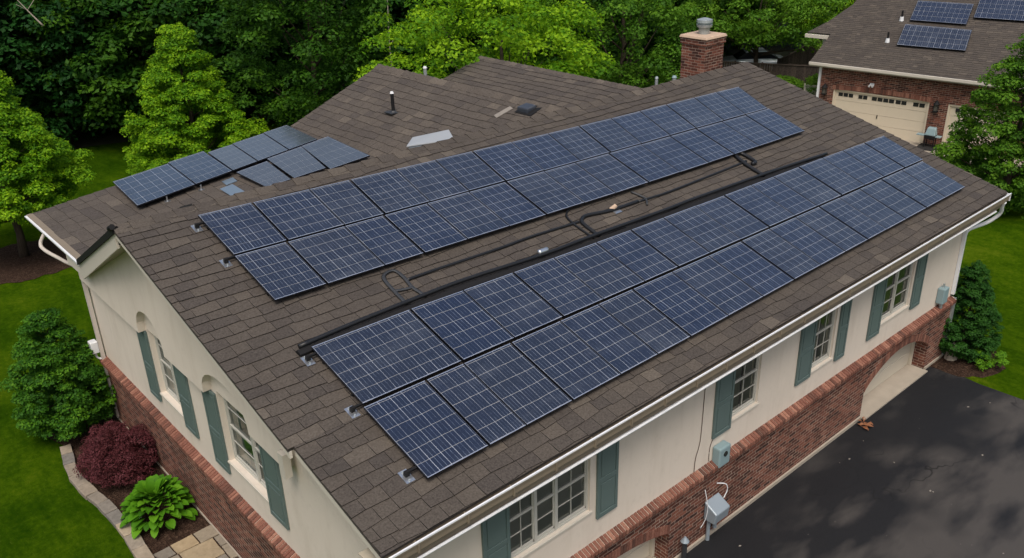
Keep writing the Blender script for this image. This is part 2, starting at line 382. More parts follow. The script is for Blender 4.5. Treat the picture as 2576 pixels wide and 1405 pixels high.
sheet('forest_floor', wobble([(38, 31), (46, 31), (60, 20), (75, 12), (300, 0), (300, 300), (38, 300)], .3, 2), .98, 'litter')
sheet('neighbor_driveway', [(36.6, 15.8), (38.8, 16), (41, 0), (38.2, 0), (37.6, 7.6), (37.55, 9.6), (33, 13.5), (33.5, 17.2)], .965, 'concrete')

# ================================================================ shingle roofs
def clip_poly(poly, conv):
    out = poly
    n = len(conv)
    for i in range(n):
        a, b = conv[i], conv[(i+1) % n]; inp = out; out = []
        if not inp: return []
        side = lambda p: (b[0]-a[0])*(p[1]-a[1])-(b[1]-a[1])*(p[0]-a[0])
        for k in range(len(inp)):
            p, q = inp[k], inp[(k+1) % len(inp)]; sp, sq = side(p), side(q)
            if sp >= 0: out.append(p)
            if (sp >= 0) != (sq >= 0):
                t = sp/(sp-sq); out.append((p[0]+(q[0]-p[0])*t, p[1]+(q[1]-p[1])*t))
    return out
def roof_sheet(b, O, U, S, convs, expo=.262, w=(.28, .50), seed=1, butt=.024, wave=.036):
    """b: MB; O origin; U unit vector along eave; S unit vector up the slope; convs: convex outlines (u,s), CCW"""
    r = random.Random(seed); O = Vector(O); U = Vector(U); S = Vector(S); N = U.cross(S).normalized()
    if N.z < 0: N = -N
    P = lambda u, s, h: tuple(O+U*u+S*s+N*h)
    ph = [r.uniform(0, 6.28) for _ in range(6)]
    gw = lambda k, u: wave*(math.sin(u*1.7+ph[0]+k*.9)*.5+math.sin(u*.63+ph[1]+k*.5)*.7)+.5*wave*math.sin(u*5.1+k*2.3)
    for cv in convs:
        ar = sum(cv[i][0]*cv[(i+1) % len(cv)][1]-cv[(i+1) % len(cv)][0]*cv[i][1] for i in range(len(cv)))
        if ar < 0: cv = cv[::-1]
        b.add([P(u, s, 0) for u, s in cv], [tuple(range(len(cv)))], 0, .1)
        n = len(cv)
        b.add([P(u, s, -.045) for u, s in cv], [tuple(range(n))[::-1]], 0, .1)
        for i in range(n):
            p, q = cv[i], cv[(i+1) % n]
            b.add([P(*p, -.045), P(*q, -.045), P(*q, 0), P(*p, 0)], [(0, 1, 2, 3)], 0, .2)
        u0 = min(p[0] for p in cv); u1 = max(p[0] for p in cv); s0 = min(p[1] for p in cv); s1 = max(p[1] for p in cv)
        k = int(s0/expo)-1
        while k*expo < s1:
            u = u0-r.uniform(0, w[1])
            while u < u1:
                wd = r.uniform(*w); sa = k*expo; sb = sa+expo*1.22
                dj = r.choice((0, 0, 0, .02, -.015))
                quad = [(u+.006, sa+gw(k, u)+dj), (u+wd-.006, sa+gw(k, u+wd)+dj), (u+wd-.004, sb+gw(k+1, u+wd)), (u+.004, sb+gw(k+1, u))]
                tn = min(1, max(.14, r.gauss(.5, .18))); 
                if r.random() < .012: tn = r.uniform(.9, 1)
                hb = butt+r.uniform(0, .008)
                cl = clip_poly(quad, cv)
                if len(cl) > 2:
                    hh = lambda p: .004+(hb-.004)*max(0, min(1, 1-(p[1]-sa)/(expo*1.1)))
                    m = len(cl)
                    top = [P(p[0], p[1], hh(p)) for p in cl]; bot = [P(p[0], p[1], .001) for p in cl]
                    b.add(top, [tuple(range(m))], 0, tn)
                    b.add(top+bot, [(i, m+i, m+(i+1) % m, (i+1) % m) for i in range(m)], 0, 0)
                u += wd
            k += 1
def ridge_caps(b, A, B, S1, S2, ln=.30, wd=.17, seed=3, th=.022, dx=0):
    """cap shingles along ridge A->B; S1, S2 down-slope unit vectors of both sides"""
    r = random.Random(seed); A = Vector(A); B = Vector(B); D = (B-A); L_ = D.length; D.normalize(); S1 = Vector(S1); S2 = Vector(S2)
    n = int(L_/ln); Z = Vector((0, 0, 1))
    for i in range(n+1):
        p0 = A+D*(i*ln); p1 = A+D*min(L_, (i+1)*ln+.05)
        h0 = .022+r.uniform(0, .006); h1 = .022+th+r.uniform(0, .008); w1 = wd+r.uniform(-.012, .012)
        tn = min(1, max(0, r.gauss(.62, .2)))
        vs = [p0+S1*w1+Z*h0*.4, p0+Z*h0, p0+S2*w1+Z*h0*.4, p1+S1*w1+Z*h1*.5, p1+Z*h1, p1+S2*w1+Z*h1*.5]
        vs += [v-Z*.02 for v in vs]
        b.add(vs, [(0, 1, 4, 3), (1, 2, 5, 4), (3, 4, 10, 9), (4, 5, 11, 10), (0, 6, 7, 1), (1, 7, 8, 2), (0, 3, 9, 6), (2, 8, 11, 5)], 0, tn)
L, WF, ZE, ZR = 21.48, 9.016, 5.4, 7.898
H = ZR-ZE; TH = math.atan2(H, WF); ST, CT = math.sin(TH), math.cos(TH); SL = math.hypot(WF, H)
def RP(x, s, h=0.):     # point on the main front roof: x along, s up the slope, h above
    return (x, s*CT-h*ST, ZE+s*ST+h*CT)

house = thing('house', 'long two-storey stucco and brick house covered in solar panels, brown shingle roof', 'house', (10, 8, 0))
rf = MB()
roof_sheet(rf, (0, 0, ZE), (1, 0, 0), (0, CT, ST), [[(-.07, 2.41), (L, 2.41), (L, SL), (-.07, SL)], [(.04, -.03), (L, -.03), (L, 2.41), (.04, 2.41)]], seed=11)
roof = rf.build('roof', 'shingle', house)
bs = .48; bl = math.hypot(1, bs)
rb = MB(); roof_sheet(rb, (L, WF, ZR), (-1, 0, 0), (0, -1/bl, bs/bl), [[(0, -5.62), (L-.32, -5.62), (L+.07, 0), (0, 0)]], seed=12, w=(.3, .55))
rb.build('rear_roof', 'shingle_wing', house)
# wing: shallow lower slope, steeper upper slope, ridge along Y at x=12.6
p1 = 1.0/8.45; l1 = math.hypot(1, p1); p2 = 1.5/3.7; l2 = math.hypot(1, p2)
rw = MB()
roof_sheet(rw, (.45, 0, 5.4), (0, 1, 0), (1/l1, 0, p1/l1), [[(13.95, 0), (18.85, 0), (18.5, 8.51), (11.9, 8.51)]], expo=.36, w=(.38, .7), seed=13, wave=.03, butt=.02)
roof_sheet(rw, (8.9, 0, 6.4), (0, 1, 0), (1/l2, 0, p2/l2), [[(9.03, 0), (18.5, 0), (18.43, 3.99), (9.03, 3.99)]], expo=.30, w=(.32, .6), seed=14, wave=.03, butt=.02)
roof_sheet(rw, (12.6, 0, 7.9), (0, 1, 0), (-1/l2, 0, p2/l2), [[(9.03, -4.0), (18.43, -4.0), (18.43, 0), (9.03, 0)]], expo=.30, seed=15)
rw.build('wing_roof', 'shingle_wing', house)
r2b = MB()
q1 = .256; ql = math.hypot(1, q1)
roof_sheet(r2b, (16.1, 0, 7.88), (0, 1, 0), (1/ql, 0, q1/ql), [[(9.05, -3.75), (16.6, -3.75), (16.95, 0), (9.05, 0)]], expo=.28, w=(.32, .6), seed=16, wave=.03, butt=.02)
roof_sheet(r2b, (16.1, 0, 7.88), (0, 1, 0), (-1/l2, 0, p2/l2), [[(9.05, -4.6), (16.95, -4.6), (16.95, 0), (9.05, 0)]], expo=.28, seed=17)
r2b.build('wing_roof', 'shingle_wing', house)
rc = MB()
ridge_caps(rc, (L, WF, ZR), (-.07, WF, ZR), (0, -CT, -ST), (0, 1/bl, -bs/bl), ln=.46, wd=.27, th=.03)
rc.build('ridge_cap', 'shingle', house)
rc = MB()
ridge_caps(rc, (12.6, 9.1, 7.9), (12.6, 18.43, 7.9), (-1/l2, 0, -p2/l2), (1/l2, 0, -p2/l2), seed=5, wd=.26, th=.05, ln=.4)
rc.build('ridge_cap', 'shingle_wing', house)
rc = MB()
ridge_caps(rc, (16.1, 9.1, 7.88), (16.1, 16.95, 7.88), (-1/ql, 0, -q1/ql), (1/l2, 0, -p2/l2), seed=6)
rc.build('ridge_cap', 'shingle_wing', house)

# ---------------------------------------------------------------- walls
XF, YF = .68, .68      # stucco planes
XR, YB = 20.80, 15.3
ZB = 2.02
def wall_with_openings(b, plane, pos, a0, a1, z0, z1, ops, th=.26, mi=0):
    """plane 'Y' (front wall, runs along X at y=pos, solid towards +Y) or 'X' (left wall at x=pos, solid towards +X)"""
    A = sorted({a0, a1, *[o[0] for o in ops], *[o[1] for o in ops]}); Zs = sorted({z0, z1, *[o[2] for o in ops], *[o[3] for o in ops]})
    for i in range(len(A)-1):
        for j in range(len(Zs)-1):
            ca, cz = (A[i]+A[i+1])/2, (Zs[j]+Zs[j+1])/2
            if any(o[0] < ca < o[1] and o[2] < cz < o[3] for o in ops): continue
            a, c, zz0, zz1 = A[i], A[i+1], Zs[j], Zs[j+1]
            if plane == 'Y':
                F = [(a, pos, zz0), (c, pos, zz0), (c, pos, zz1), (a, pos, zz1)]; d = Vector((0, th, 0))
            else:
                F = [(pos, c, zz0), (pos, a, zz0), (pos, a, zz1), (pos, c, zz1)]; d = Vector((th, 0, 0))
            b.add(F, [(0, 1, 2, 3)], mi)
            b.add([tuple(Vector(p)+d) for p in F], [(3, 2, 1, 0)], mi)
    for (a, c, zz0, zz1) in ops:          # reveals
        if plane == 'Y':
            q = [(a, pos, zz0), (c, pos, zz0), (c, pos, zz1), (a, pos, zz1)]; d = Vector((0, th, 0))
        else:
            q = [(pos, c, zz0), (pos, a, zz0), (pos, a, zz1), (pos, c, zz1)]; d = Vector((th, 0, 0))
        w = [tuple(Vector(p)+d) for p in q]
        b.add(q+w, [(0, 4, 5, 1), (1, 5, 6, 2), (2, 6, 7, 3), (3, 7, 4, 0)], mi)
FW = [(3.03, 5.06, 2.90, 4.60), (9.62, 10.62, 2.86, 4.60), (12.87, 13.86, 2.74, 4.60), (16.27, 17.88, 2.80, 4.60)]
fw = MB(); wall_with_openings(fw, 'Y', YF, XF, XR, ZB, 5.0, FW)
fw.build('front_wall', 'stucco', house)
LW = [(9.42, 10.86, 2.86, 4.62), (5.28, 7.12, 2.86, 4.62)]
lw = MB(); wall_with_openings(lw, 'X', XF, YF+.0, YB, ZB, 4.66, LW)
# gable field above, up to the underside of the roof
zt = lambda y: (ZE+y*ST/CT-.13) if y < WF else ZR-(y-WF)*bs-.15
lw.add([(XF, YF, 4.66), (XF, YF, zt(YF)), (XF, WF, zt(WF-.01)), (XF, 14.3, zt(14.3)), (XF, YB, 5.2), (XF, YB, 4.66)], [(5, 4, 3, 2, 1, 0)])
lw.build('gable_wall', 'stucco', house)
ow = MB()
ow.add([(XR, YF, 0), (XR, YB, 0), (XR, YB, 4.9), (XR, WF, zt(WF-.01)), (XR, YF, zt(YF))], [(0, 1, 2, 3, 4)])
ow.add([(XF, YB, 0), (2.5, YB, 0), (2.5, YB, 5.35), (XF, YB, 5.2)], [(3, 2, 1, 0)])
ow.add([(2.5, YB, 0), (2.5, 18.3, 0), (2.5, 18.3, 5.55), (2.5, YB, 5.55)], [(3, 2, 1, 0)])
ow.add([(2.5, 18.3, 0), (19.6, 18.3, 0), (19.6, 18.3, 5.5), (12.6, 18.3, 7.7), (8.9, 18.3, 6.25), (2.5, 18.3, 5.5)], [(5, 4, 3, 2, 1, 0)])
ow.add([(19.6, YB-1, 0), (19.6, 18.3, 0), (19.6, 18.3, 5.5), (19.6, YB-1, 5.5)], [(0, 1, 2, 3)])
ow.add([(19.6, 14.3, 0), (XR, 14.3, 0), (XR, 14.3, 5), (19.6, 14.3, 5)], [(3, 2, 1, 0)])
ow.build('rear_wall', 'stucco', house)
# proud gable panel with arched heads over the two windows
GX = .50
gp = MB()
def arch(y0, y1, z0, z1, n=12, rev=False):
    c = (y0+y1)/2; r = (y1-y0)/2
    pts = [(c+r*math.cos(math.pi*k/n), z0+(z1-z0)*(math.sin(math.pi*k/n)**.8)) for k in range(n+1)]
    return pts if not rev else pts[::-1]
out = [(3.9, 4.5)]
out += arch(5.30, 7.36, 4.55, 5.28, rev=True)
out += arch(9.40, 10.95, 4.55, 5.34, rev=True)
out += [(15.15, 4.55), (15.15, 5.05), (14.1, zt(14.1)+.02), (WF, zt(WF-.01)), (3.9, zt(3.9))]
gp.prism([(GX, y, z) for y, z in out][::-1], (0, 0, 0), (.183, 0, 0))
gp.build('gable_panel', 'stucco', house)
# fascias, soffits
fs = MB()
def rake(b, y0, y1, x0, x1, h0, h1, zf, mi=0):
    b.hexa([(x0, y0, zf(y0)-h1), (x1, y0, zf(y0)-h1), (x1, y1, zf(y1)-h1), (x0, y1, zf(y1)-h1), (x0, y0, zf(y0)-h0), (x1, y0, zf(y0)-h0), (x1, y1, zf(y1)-h0), (x0, y1, zf(y1)-h0)], mi)
zfr = lambda y: ZE+y*ST/CT-.012; zbk = lambda y: ZR-(y-WF)*bs
rake(fs, .0, 2.33, .05, .09, .04, .17, zfr); rake(fs, 2.331, WF, -.05, 0, .04, .17, zfr)
n_ = 6
fs.hexa([(-.05, WF, ZR-.46), (0, WF, ZR-.46), (.40, 14.1, zbk(14.1)-.52), (.35, 14.1, zbk(14.1)-.52), (-.05, WF, ZR-.08), (0, WF, ZR-.08), (.40, 14.1, zbk(14.1)-.08), (.35, 14.1, zbk(14.1)-.08)])
fs.build('rake_fascia', 'cream_trim', house)
fs = MB(); fs.box(.40, .55, 3.70, 3.88, 4.44, 4.95); fs.build('gable_return', 'cream_trim', house)
fs = MB()
fs.hexa([(.36, 14.1, 5.0), (.9, 14.1, 5.0), (.9, 15.35, 5.0), (.36, 15.35, 5.0), (.36, 14.1, 5.35), (.9, 14.1, 5.35), (.9, 15.35, 5.35), (.36, 15.35, 5.35)])
fs.build('eave_return', 'cream_trim', house)
fs = MB(); rake(fs, 0, WF, L-.04, L, .04, .26, zfr)
fs.build('rake_fascia', 'cream_trim', house)
sf = MB()
rake(sf, .05, 3.9, .09, XF, .145, .165, zfr); rake(sf, 3.95, WF, 0, GX, .14, .16, zfr)
sf.hexa([(0, WF, ZR-.42), (GX, WF, ZR-.42), (GX, 14.1, zbk(14.1)-.46), (.36, 14.1, zbk(14.1)-.46), (0, WF, ZR-.40), (GX, WF, ZR-.40), (GX, 14.1, zbk(14.1)-.44), (.36, 14.1, zbk(14.1)-.44)])
sf.box(0.05, L-.02, .06, YF, 4.965, 4.985); sf.box(.5, 2.5, 15.35, 18.7, 5.2, 5.22)
rake(sf, .05, WF, XR, L-.04, .25, .27, zfr)
sf.build('soffit', 'soffit', house)
dr = MB()
dr.hexa([(-.1, WF-.12, ZR-.09), (.02, WF-.12, ZR-.09), (.46, 14.15, zbk(14.15)-.10), (.30, 14.15, zbk(14.15)-.10), (-.1, WF-.12, ZR+.05), (.02, WF-.12, ZR+.06), (.46, 14.15, zbk(14.15)+.05), (.30, 14.15, zbk(14.15)+.05)])
dr.tube([(-.09, WF+.05, ZR-.02), (-.09, WF-.14, ZR+.07)], .06, 8)
dr.build('drip_edge', 'black_metal', house)
# front fascia and gutter
ff = MB(); ff.box(.0, L-.02, .0, .04, 4.99, 5.33); ff.build('front_fascia', 'tan_fascia', house)
gt = MB()
GZ = 5.36
pr = [(-.02, 5.19), (-.02, 5.20), (-.115, 5.22), (-.135, 5.34), (-.15, 5.345), (-.15, 5.365), (-.105, 5.365), (-.10, 5.24), (-.02, 5.21)]
gt.prism([(0.0, y, z) for y, z in [(-.005, 5.16), (-.09, 5.16), (-.105, 5.20), (-.105, 5.315), (-.125, 5.325), (-.125, 5.36), (-.09, 5.36), (-.09, 5.20), (-.005, 5.20)]], (0, 0, 0), (L+.02, 0, 0), 1)
gt.box(-.01, L+.06, -.130, -.100, 5.358, 5.386, 0)
for k in range(23): 
    x = .6+k*.93; gt.box(x, x+.03, -.128, -.004, 5.17, 5.175+.15, 1)
gt.box(-.02, .0, -.13, -.0, 5.16, 5.37, 0); gt.box(L+.02, L+.04, -.13, -.0, 5.16, 5.37, 0)
gt.build('gutter', ['white_metal', 'tan_fascia'], house)
lt = MB(); lt.tube([(.05, -.035, 4.99), (6, -.045, 4.975), (13, -.035, 4.985), (L-.6, -.04, 4.98)], .026, 8); lt.box(.05, L-.5, -.012, .06, 4.94, 4.965)
lt.build('lower_trim', 'white_metal', house)
# wing eave gutter
wg = MB(); wg.tube([(.38, 14.2, 5.33), (.40, 16.5, 5.34), (.42, 18.8, 5.36)], .07, 8); wg.box(.30, .36, 14.15, 18.85, 5.36, 5.40)
wg.build('gutter', 'white_metal', house)
wf_ = MB(); wf_.box(.36, .52, 14.15, 18.85, 5.39, 5.43); wf_.box(.43, .47, 14.1, 18.85, 5.12, 5.34); wf_.hexa([(.45, 18.83, 5.1), (8.9, 18.45, 6.1), (8.9, 18.5, 6.1), (.45, 18.9, 5.1), (.45, 18.83, 5.34), (8.9, 18.45, 6.34), (8.9, 18.5, 6.34), (.45, 18.9, 5.34)]); wf_.build('wing_fascia', 'tan_fascia', house)
# downspouts
dn = MB()
def arc(pts, n=8):
    P_ = [Vector(p) for p in pts]; o = []
    for i in range(len(P_)-1):
        for k in range(n):
            t = k/n; a = P_[max(i-1, 0)]; b_ = P_[i]; c_ = P_[i+1]; d_ = P_[min(i+2, len(P_)-1)]
            o.append(tuple(.5*((2*b_)+(-a+c_)*t+(2*a-5*b_+4*c_-d_)*t*t+(-a+3*b_-3*c_+d_)*t**3)))
    o.append(tuple(P_[-1])); return o
dn.tube(arc([(.38, 17.3, 5.28), (.2, 17.2, 4.95), (.45, 16.3, 4.75), (.62, 15.45, 4.7), (.62, 15.36, 4.3)]), .05, 8)
dn.box(.54, .64, 15.16, 15.26, .1, 5.0)
dn.build('downspout', 'cream_pipe', house)
dn = MB(); dn.tube(arc([(L-.15, -.06, 5.15), (L-.08, 0, 4.98), (L+.06, .06, 4.72), (L-.1, .28, 4.44), (XR+.05, .56, 4.28), (XR, .62, 4.1)]), .055, 8)
dn.box(XR-.05, XR+.05, YF-.1, YF-.01, ZB+.15, 4.5); dn.build('downspout', 'white_metal', house)
dn = MB(); dn.box(XR+.02, XR+.14, YF-.14, YF-.02, .05, ZB); dn.build('downspout', 'galvanised', house)

# ---------------------------------------------------------------- brick base
bb = MB(); BY = .60; BX = .60
def arch_open(x0, x1, zs, zc, n=14): return [(x0+(x1-x0)*k/n, zs+(zc-zs)*math.sin(math.pi*k/n)**.75) for k in range(n+1)]
G1 = (3.4, 7.5, .92, 1.34); G2 = (15.85, 19.62, .86, 1.52)
# front brick face as vertical strips cut by the two arched openings
def front_strip(x0, x1, zlo0, zlo1): bb.add([(x0, BY, zlo0), (x1, BY, zlo1), (x1, BY, 1.9), (x0, BY, 1.9)], [(0, 1, 2, 3)])
segs = [(BX, G1[0], None), (G1[1], G2[0], None), (G2[1], XR+.06, None)]
for a, c, _ in segs: front_strip(a, c, 0, 0)
for G in (G1, G2):
    ap = arch_open(*G)
    for (xa, za), (xb, zb_) in zip(ap[:-1], ap[1:]):
        front_strip(xa, xb, za, zb_)
        bb.add([(xa, BY, za), (xb, BY, zb_), (xb, BY+.5, zb_), (xa, BY+.5, za)], [(3, 2, 1, 0)])
    for x in (G[0], G[1]): bb.add([(x, BY, 0), (x, BY+.5, 0), (x, BY+.5, G[2]), (x, BY, G[2])], [(0, 1, 2, 3)])
bb.add([(BX, YB+.06, 0), (BX, BY, 0), (BX, BY, 1.9), (BX, YB+.06, 1.9)], [(0, 1, 2, 3)])
bb.add([(BX, YB+.06, 0), (2.5, YB+.06, 0), (2.5, YB+.06, 1.9), (BX, YB+.06, 1.9)], [(3, 2, 1, 0)])
bb.add([(XR+.06, BY, 0), (XR+.06, YB, 0), (XR+.06, YB, 1.9), (XR+.06, BY, 1.9)], [(0, 1, 2, 3)])
bb.add([(BX, BY, 1.9), (XR+.06, BY, 1.9), (XR+.06, YF+.01, 1.9), (BX, YF+.01, 1.9)], [(0, 1, 2, 3)])
bb.build('brick_base', 'brick', house)
cp = MB(); r = random.Random(4)
def rowlock(b, p0, p1, outv, w=.078, gap=.024):
    """tilted header bricks laid side by side from p0 to p1 (top inner edge), leaning out along outv"""
    p0 = Vector(p0); p1 = Vector(p1); D = p1-p0; n = int(D.length/(w+gap)); D.normalize(); o = Vector(outv); Z = Vector((0, 0, 1))
    for k in range(n):
        a = p0+D*(k*(w+gap)+r.uniform(-.002, .002)); c = a+D*w; dz = r.uniform(-.004, .004)
        q = [a, c, c+o*.20-Z*.085, a+o*.20-Z*.085]
        q = [v+Z*dz for v in q]
        low = [v-Z*.10 for v in q]
        b.hexa([tuple(low[0]), tuple(low[1]), tuple(low[2]), tuple(low[3]), tuple(q[0]), tuple(q[1]), tuple(q[2]), tuple(q[3])], 0, min(1, max(0, r.gauss(.5, .25))))
rowlock(cp, (BX-.05, YF+.01, 2.09), (XR+.1, YF+.01, 2.09), (0, -1, 0))
rowlock(cp, (XF+.01, .62, 2.09), (XF+.01, YB+.1, 2.09), (-1, 0, 0))
cp.build('brick_ledge', 'brick_cap', house)
mo = MB(); mo.box(BX-.04, XR+.09, YF-.165, YF+.02, 1.905, 1.992); mo.box(XF-.165, XF+.02, YF-.165, YB+.09, 1.903, 1.99)
mo.add([(BX-.04, YF+.012, 2.068), (XR+.09, YF+.012, 2.068), (XR+.09, YF-.16, 1.995), (BX-.04, YF-.16, 1.995)], [(0, 1, 2, 3)])
mo.add([(XF+.012, YB+.09, 2.068), (XF+.012, BX, 2.068), (XF-.16, BX, 1.995), (XF-.16, YB+.09, 1.995)], [(0, 1, 2, 3)])
mo.build('ledge_mortar', 'mortar', house)
for G in (G1, G2):           # soldier bricks round each arch
    sa_ = MB(); ap = arch_open(*G, n=46)
    for k in range(0, 46):
        (xa, za), (xb, zb_) = ap[k], ap[k+1]; tx, tz = xb-xa, zb_-za; l_ = math.hypot(tx, tz); nx, nz = -tz/l_, tx/l_
        if l_ < .03: continue
        m_ = int(max(1, round(l_/.085)))
        for j in range(m_):
            t0, t1 = (j+.08)/m_, (j+.92)/m_
            P0 = (xa+tx*t0, za+tz*t0); P1 = (xa+tx*t1, za+tz*t1)
            # radial bricks, kept vertical-ish like the photo
            hh = .23
            sa_.hexa([(P0[0], BY-.014, P0[1]), (P1[0], BY-.014, P1[1]), (P1[0], BY+.1, P1[1]), (P0[0], BY+.1, P0[1]),
                      (P0[0]+nx*.25*hh, BY-.014, P0[1]+hh), (P1[0]+nx*.25*hh, BY-.014, P1[1]+hh), (P1[0]+nx*.25*hh, BY+.1, P1[1]+hh), (P0[0]+nx*.25*hh, BY+.1, P0[1]+hh)], 0, min(1, max(0, r.gauss(.45, .25))))
    sa_.build('brick_arch', 'brick_cap', house)
fd = MB()
fd.box(.57, G1[0]-.02, .56, .598, 0, .09); fd.box(G1[1]+.02, G2[0]-.02, .55, .598, 0, .10); fd.box(G2[1]+.02, XR+.12, .56, .598, 0, .09); fd.box(.57, .598, .6, YB+.1, 0, .06)
fd.build('foundation_strip', 'concrete', house)
for G in (G1, G2):
    ap_ = MB(); ap_.box(G[0]+.01, G[1]-.01, .45, 1.12, .007, .045); ap_.build('garage_apron', 'concrete', house)
    gd = MB(); 
    for k in range(4): gd.box(G[0]-.05, G[1]+.05, 1.06, 1.10, .05+k*.46, .05+k*.46+.45)
    gd.box(G[0]-.1, G[0]+.07, .97, 1.059, .05, G[2]+.6); gd.box(G[1]-.07, G[1]+.1, .97, 1.059, .05, G[2]+.6)
    gd.build('garage_door', 'garage_cream', house, bevel=.006)

# ---------------------------------------------------------------- windows and shutters
def wp(plane, a, b, z):       # plane frame: a along wall, b outward from the stucco plane
    return (a, YF-b, z) if plane == 'Y' else (XF-b, a, z)
def wbox(m, plane, a0, a1, b0, b1, z0, z1, mi=0, tone=.5):
    p, q = wp(plane, a0, b0, z0), wp(plane, a1, b1, z1); m.box(p[0], q[0], p[1], q[1], z0, z1, mi, tone)
def window(plane, op, mull, blinds, ztop=None, sash=.5, cols=2):
    a0, a1, z0, z1 = op; b0 = -.12 if plane == 'Y' else -.18; fr = MB()
    zt_ = ztop or z1
    fw_ = .04
    wbox(fr, plane, a0, a1, b0, b0+.06, z0, z0+fw_); wbox(fr, plane, a0, a1, b0, b0+.06, z1-fw_, z1)
    edges = [a0]+mull+[a1]
    for e in edges:
        c = min(max(e, a0+fw_/2), a1-fw_/2); h = fw_/2 if e in (a0, a1) else .036
        wbox(fr, plane, c-h, c+h, b0+.001, b0+.064, z0+.001, z1-.001)
    zm = z0+(z1-z0)*sash
    for s0, s1 in zip(edges[:-1], edges[1:]):
        s0 += .03; s1 -= .03
        wbox(fr, plane, s0, s1, b0+.01, b0+.045, zm-.022, zm+.022)
        wbox(fr, plane, s0, s1, b0+.01, b0+.04, z0+.04, z0+.10); wbox(fr, plane, s0, s1, b0+.01, b0+.04, z1-.09, z1-.04)
        wbox(fr, plane, s0, s0+.028, b0+.01, b0+.04, z0+.05, z1-.05); wbox(fr, plane, s1-.028, s1, b0+.01, b0+.04, z0+.05, z1-.05)
        nc = cols if (s1-s0) > .5 else 1
        for k in range(1, nc): c = s0+(s1-s0)*k/nc; wbox(fr, plane, c-.006, c+.006, b0+.012, b0+.03, z0+.06, z1-.06)
        for zz in (z0+(zm-z0)*.55, zm+(z1-zm)*.5): wbox(fr, plane, s0, s1, b0+.012, b0+.03, zz-.006, zz+.006)
    w = fr.build('window', 'window_white', house)
    pn = MB(); pn.add([wp(plane, a0+.02, b0+.006, z0+.02), wp(plane, a1-.02, b0+.006, z0+.02), wp(plane, a1-.02, b0+.006, z1-.02), wp(plane, a0+.02, b0+.006, z1-.02)], [(0, 1, 2, 3) if plane == 'Y' else (3, 2, 1, 0)]); pn.build('pane', 'window_glass', w)
    bl_ = MB()
    if blinds:
        z = z0+.06
        while z < z1-.05:
            p = [wp(plane, a0+.03, b0-.012, z), wp(plane, a1-.03, b0-.012, z), wp(plane, a1-.03, b0-.044, z+.018), wp(plane, a0+.03, b0-.044, z+.018)]
            bl_.prism(p, (0, 0, 0), (0, 0, .004)); z += .045
        bl_.build('blind', 'blind', w)
    else:
        n = 40
        for sgn in (0, 1):
            w_ = (a1-a0)*(.42 if sgn else .47); s = a0+.02 if not sgn else a1-.02-w_
            for k in range(n):
                x0, x1 = s+w_*k/n, s+w_*(k+1)/n; d0, d1 = .02*math.sin(k*1.3)+.05, .02*math.sin((k+1)*1.3)+.05
                bl_.add([wp(plane, x0, b0-d0, z0+.02), wp(plane, x1, b0-d1, z0+.02), wp(plane, x1, b0-d1, z1-.02), wp(plane, x0, b0-d0, z1-.02)], [(0, 1, 2, 3)])
        bl_.build('curtain', 'curtain', w, smooth=True)
    bk = MB(); wbox(bk, plane, a0-.05, a1+.05, b0-.45, b0-.44, z0-.05, z1+.05)
    wbox(bk, plane, a0-.05, a1+.05, b0-.45, b0-.06, z0-.05, z0-.03); wbox(bk, plane, a0-.05, a1+.05, b0-.45, b0-.06, z1+.03, z1+.05)
    wbox(bk, plane, a0-.06, a0-.04, b0-.45, b0-.06, z0-.05, z1+.05); wbox(bk, plane, a1+.04, a1+.06, b0-.45, b0-.06, z0-.05, z1+.05)
    bk.build('room', 'dark_room', w)
    sl_ = MB(); wbox(sl_, plane, a0-.04, a1+.04, b0+.05, .035, z0-.055, z0-.001); sl_.build('sill', 'cream_trim', w, bevel=.008)
window('Y', FW[0], [3.70, 4.22], True); window('Y', FW[1], [], False, cols=2); window('Y', FW[2], [], False, cols=3); window('Y', FW[3], [17.05], False, cols=1)
window('X', LW[0], [10.1], True, cols=1); window('X', LW[1], [6.0], False, cols=1)
def shutter(plane, a0, a1, z0, z1):
    m = MB(); wbox(m, plane, a0, a1, .004, .035, z0, z1); w = .07
    wbox(m, plane, a0, a0+w, .035, .055, z0, z1); wbox(m, plane, a1-w, a1, .035, .055, z0, z1)
    zm = z0+(z1-z0)*.46
    for za, zb_ in ((z0, z0+.1), (zm-.05, zm+.05), (z1-.09, z1)): wbox(m, plane, a0+w, a1-w, .035, .055, za, zb_)
    for za, zb_ in ((z0+.14, zm-.09), (zm+.09, z1-.13)): wbox(m, plane, a0+w+.035, a1-w-.035, .035, .050, za, zb_)
    m.build('shutter', 'shutter_teal', house, bevel=.006)
for a0, a1, z0 in [(2.38, 2.99, 2.62), (5.22, 5.80, 2.62), (8.90, 9.55, 2.70), (12.18, 12.82, 2.64), (13.97, 14.42, 2.60), (15.60, 16.22, 2.56), (17.96, 18.50, 2.64)]: shutter('Y', a0, a1, z0, 4.55)
for a0, a1, z0 in [(10.92, 11.56, 2.58), (8.72, 9.40, 2.62), (7.16, 7.84, 2.50), (4.54, 5.24, 2.62)]: shutter('X', a0, a1, z0, 4.53)

